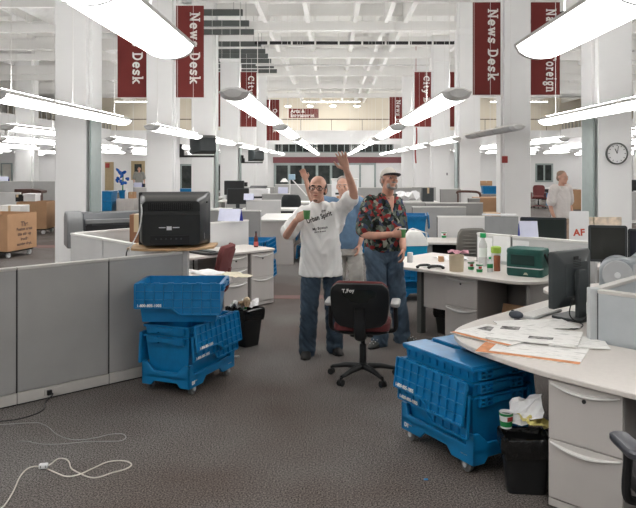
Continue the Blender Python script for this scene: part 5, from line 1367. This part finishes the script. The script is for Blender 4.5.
def rings(mb, lst, yaw, n=22, p=2.3):
    """horizontal oval rings: (centre, half width, half depth)"""
    a = math.radians(yaw); sx = V((math.cos(a), math.sin(a), 0)); fy = V((-math.sin(a), math.cos(a), 0))
    out = []
    for c, rx, ry in lst:
        r = []
        for i in range(n):
            t = 2 * PI * i / n; ct, s_ = math.cos(t), math.sin(t)
            r.append(V(c) + sx * (rx * math.copysign(abs(ct) ** (2 / p), ct)) + fy * (ry * math.copysign(abs(s_) ** (2 / p), s_)))
        out.append(r)
    return mb.loft(out)
def limb(mb, pts, rs, n=14):
    return mb.tube(spline(pts, 6), [rs[min(len(rs) - 1, i // 6)] + (rs[min(len(rs) - 1, i // 6 + 1)] - rs[min(len(rs) - 1, i // 6)]) * ((i % 6) / 6) for i in range((len(pts) - 1) * 6 + 1)], n, round_=True)
def hand(mb, w, d, nrm, thumb, curl=15, spread=0., k=1., tcurl=0.5):
    """w wrist, d along the fingers, nrm = palm side, thumb = towards the thumb"""
    d = V(d).normalized(); nrm = V(nrm); nrm = (nrm - d * nrm.dot(d)).normalized(); s = V(thumb); s = (s - d * s.dot(d) - nrm * s.dot(nrm)).normalized()
    w = V(w); R = []
    for u, hw, hd in ((-.01, .026, .020), (.015, .030, .019), (.045, .038, .017), (.075, .041, .015), (.095, .040, .012)):
        R.append([w + d * u * k + s * (hw * k * math.cos(2 * PI * i / 14)) + nrm * (hd * k * math.sin(2 * PI * i / 14)) for i in range(14)])
    mb.loft(R)
    for i, (off, L) in enumerate(((.030, .072), (.0105, .080), (-.0095, .075), (-.029, .060))):
        sp = spread * (1.5 - i)
        dd = (d + s * sp).normalized(); p = w + d * (.088 * k) + s * off * k; pts = [p]; a = 0
        for j, seg in enumerate((.45, .31, .24)):
            a += math.radians(curl * (.7 if j == 0 else 1.1))
            v = dd * math.cos(a) + nrm * math.sin(a); p = p + v * (L * seg * 1.0 * k); pts.append(p)
        mb.tube(pts, [.0095 * k, .0088 * k, .0080 * k, .0070 * k], 8, round_=True)
    p0 = w + d * .022 * k + s * .024 * k + nrm * .004
    p1 = p0 + (s * .8 + d * .7 + nrm * .25).normalized() * .042 * k
    p2 = p1 + (s * (.45 - .5 * tcurl) + d + nrm * (.2 + tcurl)).normalized() * .032 * k
    p3 = p2 + (s * (.2 - .5 * tcurl) + d + nrm * (.2 + tcurl)).normalized() * .024 * k
    mb.tube([p0, p1, p2, p3], [.014 * k, .012 * k, .010 * k, .008 * k], 8, round_=True)
def head(mb, c, M, k=1., chin=1.):
    """face towards local -y; M = rotation"""
    T = Matrix.Translation(c) @ M.to_4x4() @ Matrix.Scale(k, 4)
    sub = MB()
    sub.ell((0, .016, .036), (.076, .096, .088), n=20, k=14)
    sub.ell((0, -.022, -.030), (.061, .070, .088 * chin), n=18, k=12)
    sub.ell((0, -.064, -.098), (.026, .026, .022))
    sub.ell((0, -.074, .026), (.056, .022, .014))                      # brow
    for s in (-1, 1):
        sub.ell((s * .040, -.060, -.022), (.024, .026, .022))          # cheek
        sub.ell((s * .077, .010, -.006), (.010, .020, .033))           # ear
        sub.ell((s * .031, -.082, .004), (.015, .012, .009))           # lids
    sub.tube([(0, -.086, .020), (0, -.101, -.004), (0, -.113, -.026)], [.009, .012, .015], 10, round_=True)
    for s in (-1, 1): sub.ell((s * .012, -.100, -.029), (.010, .012, .009))
    sub.ell((0, -.090, -.054), (.024, .010, .006)); sub.ell((0, -.088, -.067), (.021, .011, .007))
    sub.move(T); mb.add(sub.v, sub.f)
    return T
def eyes(T, parent, base, hm):
    for s in (-1, 1):
        e = MB().ell((s * .031, -.087, .003), (.0135, .0095, .0065), n=12, k=8); e.ell((s * .031, -.0955, .003), (.0052, .0025, .0052), n=10, k=6, mi=1)
        e.move(Matrix.Translation(-base) @ T); e.build('eye', [mat('eye_white', (.42, .38, .35, 1), .4), INK], parent, smooth=True)
    for s in (-1, 1): MB().tube([(s * .048, -.082, .026), (s * .032, -.094, .031), (s * .014, -.096, .028)], [.003, .0045, .004], 6).move(Matrix.Translation(-base) @ T).build('eyebrow', hm, parent, smooth=True)
def rot(yaw, pitch=0, roll=0):
    return (Matrix.Rotation(math.radians(yaw), 3, 'Z') @ Matrix.Rotation(math.radians(pitch), 3, 'X') @ Matrix.Rotation(math.radians(roll), 3, 'Y'))
def shoe(parent, base, ankle, toe, m_, name='shoe', w=.047):
    a = V(ankle); t = V(toe); d = V((t.x - a.x, t.y - a.y, 0)); L = d.length; d.normalize(); s = V((-d.y, d.x, 0))
    R = []
    for u, hw, hh in ((-.075, .030, .055), (-.05, .038, .085), (0, .040, .10), (.06, .043, .080), (.11, w + .002, .058), (.15, .045, .045), (.18, .032, .032), (.195, .014, .020)):
        u *= L / .19
        c = V((a.x, a.y, 0)) + d * u
        R.append([c + s * hw * math.cos(q) + V((0, 0, max(.0, hh * .5 + hh * .5 * math.sin(q)))) for q in [2 * PI * i / 14 for i in range(14)]])
    mb = MB().loft(R); mb.v = [p - base for p in mb.v]
    o = mb.build(name, m_, parent, smooth=True)
    sl = MB().loft([[(V((a.x, a.y, z)) + d * (u * L / .19) + s * hw - base) for u, hw in ((-.08, -.02), (-.05, -.04), (.05, -.045), (.11, -.05), (.16, -.045), (.195, -.015), (.195, .015), (.16, .045), (.11, .05), (.05, .045), (-.05, .04), (-.08, .02))] for z in (.0, .016)])
    sl.build('sole', BLACKM, o)
    return o
# ---------------------------------------------------------------- the waving man in the white shirt
B = V((-.10, 6.88, 0))
man = thing('person', 'balding man in glasses and white printed T-shirt, one arm raised, holding a small green cup', 'person', B)
hc = V((-.135, 6.80, 1.625)); HR = rot(-8, -4, 4)
shR, shL = V((-.285, 6.86, 1.405)), V((.085, 6.88, 1.445))
elR, wrR = V((-.435, 6.76, 1.18)), V((-.335, 6.585, 1.335))
elL, wrL = V((.212, 6.70, 1.560)), V((.140, 6.58, 1.815))
hipR, hipL = V((-.19, 6.90, .90)), V((.0, 6.92, .90))
knR, knL = V((-.215, 6.83, .49)), V((.02, 6.90, .49))
anR, anL = V((-.235, 6.86, .10)), V((.03, 6.98, .10))
b = MB()
head(b, hc, HR, 1.06)
limb(b, [V((-.125, 6.88, 1.42)), V((-.130, 6.845, 1.56))], [.062, .056])
rings(b, [((-.10, 6.9, .84), .16, .11), ((-.10, 6.9, .98), .165, .12), ((-.10, 6.88, 1.12), .16, .125), ((-.11, 6.88, 1.28), .165, .115), ((-.115, 6.88, 1.39), .155, .095), ((-.12, 6.88, 1.45), .08, .06)], 0)
limb(b, [shR, elR, wrR], [.055, .042, .029]); limb(b, [shL, elL, wrL], [.055, .044, .029])
limb(b, [hipR, knR, anR], [.085, .055, .04]); limb(b, [hipL, knL, anL], [.085, .055, .04])
hand(b, wrL, (-.20, -.12, .60), (-.15, -1, -.1), (-1, .2, .1), curl=7, spread=.10, k=1.14, tcurl=0)
dR = V((.30, -.35, .50)); hand(b, wrR, (.75, -.25, .55), (.1, .55, -.25), (-.3, -.35, .8), curl=46, spread=0, k=.98, tcurl=.6)
for a, t in ((anR, V((-.245, 6.66, 0))), (anL, V((.075, 6.80, 0)))): limb(b, [a, V((a.x, a.y, .05)) * .62 + V((t.x, t.y, .03)) * .38, V((a.x, a.y, .03)) * .4 + V((t.x, t.y, .03)) * .6], [.034, .024, .016])
body = remesh(b, 'body', SKIN, man, .0055, 5, B)
T = Matrix.Translation(hc) @ HR.to_4x4() @ Matrix.Scale(1.06, 4)
eyes(T, man, B, HAIRD)
# lips, glasses, beard stubble, hair fringe
m = MB().ell((0, -.0955, -.060), (.021, .007, .0065), n=12, k=6).move(Matrix.Translation(-B) @ T); m.build('lip', mat('lip_red', (.36, .11, .09, 1), .5), man, smooth=True)
gl = MB()
for s in (-1, 1):
    gl.tube([(s * .034 + .026 * math.cos(q), -.106 - .002 * math.cos(q) * s, .004 + .019 * math.sin(q)) for q in [2 * PI * i / 16 for i in range(17)]], .0030, 6)
    gl.tube([(s * .060, -.103, .010), (s * .079, -.05, .012), (s * .083, .008, .010)], .0028, 6)
gl.tube([(-.008, -.108, .008), (0, -.110, .011), (.008, -.108, .008)], .0028, 6)
gl.move(Matrix.Translation(-B) @ T); go = gl.build('eyeglasses', BLACK, man, smooth=True)
hr = MB()
for s in (-1, 1):
    hr.ell((s * .070, .030, .018), (.013, .052, .042)); hr.ell((s * .055, .075, .0), (.028, .035, .050))
hr.ell((0, .098, .005), (.05, .018, .055))
hr.v = [T @ p for p in hr.v]; remesh(hr, 'hair', HAIRD, man, .006, 3, B)
go_ = MB().ell((0, -.070, -.102), (.022, .021, .015)).move(Matrix.Translation(-B) @ T); go_.build('goatee', mat('goatee_brown', (.16, .08, .055, 1), .8), man, smooth=True)
# T-shirt
c = MB()
rings(c, [((-.105, 6.90, .780), .212, .155), ((-.105, 6.90, .90), .202, .150), ((-.105, 6.885, 1.05), .193, .158), ((-.11, 6.88, 1.20), .190, .145), ((-.112, 6.88, 1.33), .188, .125), ((-.11, 6.88, 1.42), .165, .105), ((-.115, 6.88, 1.475), .095, .080), ((-.123, 6.875, 1.50), .066, .064)], 0, p=2.5)
limb(c, [shR + V((.06, 0, -.01)), shR + V((.01, 0, -.012)), shR + (elR - shR) * .82], [.068, .068, .080])
limb(c, [shL + V((-.06, 0, -.02)), shL + V((0, 0, -.015)), shL + (elL - shL) * .74], [.072, .074, .082])
limb(c, [V((.055, 6.90, 1.22)), V((.085, 6.87, 1.34)), shL + V((.04, -.05, .01))], [.05, .055, .06])
tee = remesh(c, 't_shirt', TEE, man, .0075, 8, B, wrinkle=.010, freq=(6, 6, 5))
# printed lettering follows the cloth
bv = BVHTree.FromPolygons([v.co[:] for v in tee.data.vertices], [tuple(p.vertices) for p in tee.data.polygons])
def onshirt(s, size, px, py, bold, slope, bv=bv, base=B, Y=6.74, sx=1.):
    o_ = at(px, py, Y) - base
    text(s, size, INK, tee, frame((o_.x, -1.2, o_.z), (1, 0, slope), (-slope, 0, 1)), bold, name='printed_lettering', sx=sx, project=(bv, V((0, 1, 0))), off=.002)
onshirt('Urban Spirit', .066, 319, 217.5, .0016, .34, sx=.74)
onshirt('the', .032, 323.5, 211.0, .0006, .34)
onshirt('My Boston', .036, 320, 228.3, .0006, .16, sx=.9)
onshirt('sports & news', .020, 320, 231.5, .0005, .12, sx=.9)
# jeans and shoes
c = MB()
rings(c, [((-.10, 6.905, .78), .172, .125), ((-.10, 6.905, .90), .176, .128), ((-.10, 6.90, 1.0), .168, .128)], 0)
limb(c, [hipR + V((0, 0, .0)), knR, anR + V((-.0, -.01, .03)), anR + V((0, -.02, -.05))], [.104, .084, .078, .082])
limb(c, [hipL + V((0, 0, .0)), knL, anL + V((0, -.01, .03)), anL + V((0, -.02, -.05))], [.104, .084, .078, .082])
remesh(c, 'jeans', DENIM, man, .009, 6, B, wrinkle=.010, freq=(9, 9, 11))
shoe(man, B, anR, (-.255, 6.665, 0), SHOE); shoe(man, B, anL, (.085, 6.80, 0), SHOE)
# cup in his hand
cc = wrR + V((.105, -.055, .020))
def small_cup(label, c):
    t_ = thing('paper_cup', label, 'cup', c)
    MB().lathe([(.026, 0), (.034, .085), (.031, .085), (.022, .004)], 18).build('cup_wall', mat('green_cup', (.10, .30, .10, 1), .5), t_, smooth=True)
    MB().lathe([(.0345, .083), (.036, .087), (.0345, .091), (.031, .086)], 18).build('rim', PAPER, t_, smooth=True)
small_cup('small green paper cup in the raised hand at the white T-shirt chest', cc)
# ---------------------------------------------------------------- man in the cap and patterned shirt
B2 = V((.57, 7.30, 0))
man2 = thing('person', 'tall man in a pale cap and colourful patterned shirt looking up, cup in hand', 'person', B2)
yaw2 = 24
hc2 = V((.60, 7.25, 1.70)); HR2 = rot(32, 14, -4) ; HR2 = rot(22, -16, 6)
sR, sL = V((.385, 7.33, 1.47)), V((.70, 7.42, 1.46))
eR, wR = V((.325, 7.17, 1.165)), V((.60, 6.99, 1.165))
eL, wL = V((.735, 7.38, 1.17)), V((.735, 7.16, 1.00))
hR, hL = V((.455, 7.30, .95)), V((.63, 7.37, .95))
kR, kL = V((.475, 7.24, .52)), V((.685, 7.33, .52))
aR, aL = V((.50, 7.22, .10)), V((.735, 7.37, .10))
b = MB()
head(b, hc2, HR2, 1.02)
limb(b, [V((.585, 7.38, 1.48)), V((.593, 7.31, 1.63))], [.066, .060])
rings(b, [((.545, 7.36, .88), .16, .11), ((.545, 7.36, 1.02), .165, .12), ((.55, 7.36, 1.2), .165, .125), ((.56, 7.37, 1.38), .165, .11), ((.565, 7.375, 1.47), .145, .09), ((.575, 7.38, 1.52), .08, .06)], yaw2)
limb(b, [sR, eR, wR], [.057, .046, .031]); limb(b, [sL, eL, wL], [.057, .046, .031])
limb(b, [hR, kR, aR], [.09, .058, .042]); limb(b, [hL, kL, aL], [.09, .058, .042])
hand(b, wR, (.9, -.12, .06), (-.1, .75, .1), (.1, -.1, 1), curl=44, k=1.03, tcurl=.6)
hand(b, wL, (-.05, -.35, -.8), (-.6, .1, 0), (-.1, -1, .2), curl=26, k=1.02)
for a, t in ((aR, V((.40, 7.06, .03))), (aL, V((.90, 7.24, .03)))): limb(b, [a, V((a.x, a.y, .05)) * .62 + t * .38, V((a.x, a.y, .03)) * .4 + t * .6], [.034, .024, .016])
remesh(b, 'body', SKIN2, man2, .0055, 5, B2)
T2 = Matrix.Translation(hc2) @ HR2.to_4x4() @ Matrix.Scale(1.02, 4)
eyes(T2, man2, B2, HAIRG)
m = MB().ell((0, -.098, -.046), (.030, .012, .009)); m.ell((0, -.068, -.100), (.030, .024, .018)); m.ell((-.04, -.055, -.075), (.018, .028, .03)); m.ell((.04, -.055, -.075), (.018, .028, .03))
m.v = [T2 @ p for p in m.v]; remesh(m, 'moustache', HAIRG, man2, .005, 3, B2)
hr = MB()
for s in (-1, 1): hr.ell((s * .073, .028, .004), (.012, .045, .040))
hr.ell((0, .095, -.01), (.055, .02, .05)); hr.v = [T2 @ p for p in hr.v]; remesh(hr, 'hair', HAIRG, man2, .006, 3, B2)
cap = MB().ell((0, .016, .050), (.085, .104, .090), n=22, k=14)
cap.v = [p if p.z > .040 else V((p.x, p.y, .040)) for p in cap.v]
cap.v = [T2 @ p - B2 for p in cap.v]; co = cap.build('cap', mat('khaki_cotton', (.56, .53, .48, 1), .9, var=.06), man2, smooth=True)
rg = []
for z in (.036, .044):
    rg.append([V((.084 * math.sin(math.radians(a)) , -.055 - (.115 if True else 0) * math.cos(math.radians(a * .95)) * (1.0), z - .010 * math.cos(math.radians(a)) * 1 + .0)) for a in range(-85, 86, 10)] + [V((.082 * math.sin(math.radians(a)), -.02 - .05 * math.cos(math.radians(a)), z)) for a in range(85, -86, -10)])
bl = MB().loft(rg); bl.v = [T2 @ p - B2 for p in bl.v]; bl.build('brim', mat('dark_brim', (.03, .03, .04, 1), .8), co)
# patterned shirt
PAT = bpy.data.materials.new('patterned_cloth'); PAT.use_nodes = True
nt = PAT.node_tree; bb = nt.nodes['Principled BSDF']; bb.inputs['Roughness'].default_value = .9; bb.inputs['Specular IOR Level'].default_value = .1
tc = nt.nodes.new('ShaderNodeTexCoord'); vo = nt.nodes.new('ShaderNodeTexVoronoi'); vo.inputs['Scale'].default_value = 25
nz = nt.nodes.new('ShaderNodeTexNoise'); nz.inputs['Scale'].default_value = 14; nz.inputs['Detail'].default_value = 3
av = nt.nodes.new('ShaderNodeVectorMath'); av.operation = 'MULTIPLY_ADD'; av.inputs[1].default_value = (.09, .09, .09)
nt.links.new(tc.outputs['Object'], nz.inputs['Vector']); nt.links.new(nz.outputs['Color'], av.inputs[0]); nt.links.new(tc.outputs['Object'], av.inputs[2]); nt.links.new(av.outputs[0], vo.inputs['Vector'])
sp = nt.nodes.new('ShaderNodeSeparateColor'); nt.links.new(vo.outputs['Color'], sp.inputs['Color'])
cr = nt.nodes.new('ShaderNodeValToRGB'); cr.color_ramp.interpolation = 'CONSTANT'; e = cr.color_ramp.elements
stops = [(0, (.030, .045, .040)), (.22, (.25, .035, .035)), (.34, (.10, .12, .10)), (.50, (.055, .07, .12)), (.64, (.27, .28, .23)), (.72, (.02, .022, .022)), (.87, (.40, .06, .06)), (.92, (.17, .20, .17))]
e[0].position = 0; e[0].color = stops[0][1] + (1,); e[1].position = stops[1][0]; e[1].color = stops[1][1] + (1,)
for p_, c_ in stops[2:]: q = e.new(p_); q.color = c_ + (1,)
nt.links.new(sp.outputs['Red'], cr.inputs['Fac']); nt.links.new(cr.outputs['Color'], bb.inputs['Base Color'])
c = MB()
rings(c, [((.545, 7.36, .965), .195, .150), ((.545, 7.355, 1.06), .200, .158), ((.55, 7.355, 1.22), .200, .158), ((.555, 7.365, 1.36), .205, .140), ((.56, 7.37, 1.46), .180, .115), ((.57, 7.375, 1.525), .105, .085), ((.58, 7.365, 1.56), .074, .070)], yaw2, p=2.5)
limb(c, [sR + V((.07, .02, -.01)), sR + V((.01, 0, -.012)), sR + (eR - sR) * .88], [.07, .074, .088])
limb(c, [sL + V((-.07, -.02, -.01)), sL + V((-.01, 0, -.012)), sL + (eL - sL) * .88], [.07, .072, .078])
shirt2 = remesh(c, 'shirt', PAT, man2, .0075, 7, B2, wrinkle=.009, freq=(7, 7, 7))
# collar with an open V
f2 = V((math.sin(math.radians(yaw2)), -math.cos(math.radians(yaw2)), 0)); s2 = V((math.cos(math.radians(yaw2)), math.sin(math.radians(yaw2)), 0))
bv2 = BVHTree.FromPolygons([v.co[:] for v in shirt2.data.vertices], [tuple(p.vertices) for p in shirt2.data.polygons])
nk = V((.578, 7.365, 1.55)) - B2
def fit(p, off):
    h = bv2.ray_cast(p + f2 * .6, -f2)
    return (h[0] + f2 * off) if h[0] is not None else p + f2 * .07
g = []
for v_ in range(9):
    u = v_ / 8; z = -.01 - .17 * u; hw = .052 * (1 - u) + .002
    g.append([fit(nk + s2 * (hw * q) + V((0, 0, z)), .003) for q in (-1, -.6, -.2, .2, .6, 1)])
MB().sheet(g).build('open_neck', SKIN2, man2, smooth=True, solid=.004)
for sgn in (-1, 1):
    g = []
    for v_ in range(7):
        u = v_ / 6; z = .012 - .165 * u; hw = .058 * (1 - u) + .008
        g.append([fit(nk + s2 * sgn * (hw + q) + V((0, 0, z - q * .25)), .008) for q in (0, .015, .032 * (1 - .4 * u))])
    MB().sheet(g).build('collar', PAT, man2, smooth=True, solid=.006)
c = MB()
rings(c, [((.545, 7.36, .85), .172, .13), ((.545, 7.36, .95), .180, .135), ((.545, 7.36, 1.03), .178, .135)], yaw2)
limb(c, [hR, kR, aR + V((0, -.0, .03)), aR + V((0, -.01, -.055))], [.112, .092, .084, .088])
limb(c, [hL, kL, aL + V((0, 0, .03)), aL + V((0.01, -.01, -.055))], [.112, .092, .084, .088])
remesh(c, 'jeans', DENIM2, man2, .009, 6, B2, wrinkle=.010, freq=(9, 9, 11))
MB().move(Matrix.Identity(4))
for i, (a, t) in enumerate(((aR, (.385, 7.06, 0)), (aL, (.905, 7.25, 0)))):
    so = shoe(man2, B2, a, t, mat('clog_rubber', (.018, .022, .020, 1), .5), 'clog', .052)
    d = V((t[0] - a.x, t[1] - a.y, 0)).normalized(); s_ = V((-d.y, d.x, 0)); g = MB()
    for k in range(3):
        for q in (-1, 1): g.ell(V((a.x, a.y, 0)) + d * (.09 + .035 * k) + s_ * (.022 * q) + V((0, 0, .078 - .013 * k)) - B2, (.006, .006, .004), n=8, k=5)
    g.build('vent_dot', PAPER, so)
small_cup('small green and white cup held by the man in the patterned shirt', wR + V((.112, .005, -.030)))
tag(MB().lathe([(.02, 0), (.03, .002), (.03, .10), (.026, .105)], 14).build('white_canister', PAPER, loc=(.80, 7.13, .865), smooth=True), 'white bottle hanging in the lowered hand beside the patterned shirt', 'bottle')
# ---------------------------------------------------------------- simpler people behind
def figure(label, base, yaw, shirt_m, pants_m, hair_m, H_=1.74, armR=None, armL=None, headrot=None, vox=.009, sleeve=.45, skin=SKIN, collar=False, lean=(0, 0)):
    t_ = thing('person', label, 'person', base); k = H_ / 1.74; Bz = V((0, 0, 0))
    a = math.radians(yaw); s = V((math.cos(a), math.sin(a), 0)); f = V((math.sin(a), -math.cos(a), 0)); up = V((0, 0, 1))
    def P(x, y, z): return (s * x + f * y + up * z) * k + V((lean[0] * z / 1.6, lean[1] * z / 1.6, 0))
    hc_ = P(0, .04, 1.62); HRr = headrot or rot(yaw)
    b = MB(); head(b, hc_, HRr, k); limb(b, [P(0, 0, 1.42), P(0, .02, 1.56)], [.06 * k, .055 * k])
    rings(b, [(P(0, 0, .86), .15, .1), (P(0, 0, 1.1), .15, .11), (P(0, 0, 1.3), .16, .105), (P(0, 0, 1.42), .14, .09), (P(0, 0, 1.47), .07, .06)], yaw)
    sh = {-1: P(-.18, 0, 1.41), 1: P(.18, 0, 1.41)}
    arms = {-1: armR or (P(-.25, -.02, 1.13), P(-.24, .08, .88)), 1: armL or (P(.25, -.02, 1.13), P(.24, .08, .88))}
    for q in (-1, 1):
        e_, w_ = V(arms[q][0]), V(arms[q][1]); limb(b, [sh[q], e_, w_], [.05 * k, .04 * k, .028 * k])
        hand(b, w_, w_ - e_, f if (w_ - e_).z > 0 else s * -q, f * (1 if (w_ - e_).z < 0 else .1) + s * -q * .5, curl=18, spread=.05, k=k)
        hp, kn, an = P(q * .095, 0, .9), P(q * .11, .02, .49), P(q * .12, -.02, .09)
        limb(b, [hp, kn, an], [.08, .055, .04]); limb(b, [an, an + f * .06 * k + up * -.05, an + f * .11 * k + up * -.062], [.034, .024, .016])
        shoe(t_, Bz, an, an + f * .19, SHOE)
    remesh(b, 'body', skin, t_, vox, 4, Bz)
    T_ = Matrix.Translation(hc_) @ HRr.to_4x4() @ Matrix.Scale(k, 4); eyes(T_, t_, Bz, hair_m)
    hr_ = MB().ell((0, .030, .062), (.082, .092, .072), n=16, k=10); hr_.ell((0, .07, .0), (.076, .05, .07)); hr_.v = [T_ @ p for p in hr_.v]
    remesh(hr_, 'hair', hair_m, t_, .008, 3, Bz)
    c = MB(); rings(c, [(P(0, 0, .88), .185, .13), (P(0, 0, 1.05), .18, .135), (P(0, 0, 1.25), .185, .13), (P(0, 0, 1.40), .165, .105), (P(0, 0, 1.47), .08, .07)], yaw)
    for q in (-1, 1): limb(c, [sh[q] * 1.0 - s * .04 * q, sh[q], sh[q] + (V(arms[q][0]) - sh[q]) * (sleeve + .35)], [.088, .086, .084])
    remesh(c, 'shirt', shirt_m, t_, .01, 3, Bz, wrinkle=.004)
    c = MB(); rings(c, [(P(0, 0, .80), .16, .12), (P(0, 0, .92), .172, .125)], yaw)
    for q in (-1, 1): limb(c, [P(q * .095, 0, .88), P(q * .11, .02, .49), P(q * .12, -.02, .06)], [.10, .08, .08])
    remesh(c, 'trousers', pants_m, t_, .01, 5, Bz, wrinkle=.008)
    return t_
BLSH = mat('blue_chambray', (.13, .22, .34, 1), .9, var=.2)
PALE = mat('pale_trousers', (.52, .50, .47, 1), .9)
pb = V((.215, 8.35, 0))
figure('grey-haired person in blue shirt mostly hidden behind the waving man, one hand raised', pb, -8, BLSH, PALE, HAIRG, 1.72,
       armR=(V((-.42, -.03, 1.42)), V((-.515, -.10, 1.68))), armL=(V((.165, -.02, 1.13)), V((.115, -.10, .92))), lean=(-.07, 0))
figure('person in white shirt standing far back beside the big right column', (4.18, 12.75, 0), 30, mat('white_shirt', (.70, .66, .64, 1), .9), mat('beige_trousers', (.50, .38, .30, 1), .9), mat('fair_hair', (.36, .25, .18, 1), .8), 1.74, vox=.012)
figure('tiny dark-haired person far back left by an ochre door', (-9.62, 35.0, 0), 20, mat('grey_shirt', (.28, .28, .26, 1), .9), DENIM, HAIRD, 1.72, vox=.016)
# ================================================================ CAMERA, LIGHT AND VIEW
cam = bpy.data.cameras.new('camera'); co = bpy.data.objects.new('camera', cam); COL.objects.link(co)
cam.sensor_width = 36; cam.sensor_fit = 'HORIZONTAL'; cam.lens = 700 / 636 * 36
cam.shift_x = -(331.5 - 318) / 636; cam.shift_y = -(254 - 164) / 636
cam.clip_start = .05; cam.clip_end = 200
co.location = (0, 0, H); co.rotation_euler = (PI / 2, 0, 0)
SC.camera = co
w = bpy.data.worlds.new('world'); SC.world = w; w.use_nodes = True
w.node_tree.nodes['Background'].inputs[0].default_value = (.9, .93, 1, 1); w.node_tree.nodes['Background'].inputs[1].default_value = .6
vs = SC.view_settings; SC.display_settings.display_device = 'sRGB'
vs.view_transform = 'Standard'; vs.look = 'None'; vs.exposure = EXPOSURE; vs.gamma = 1; vs.use_curve_mapping = False
SC.cycles.use_denoising = True
SC.cycles.max_bounces = 10; SC.cycles.diffuse_bounces = 6; SC.cycles.sample_clamp_indirect = 8
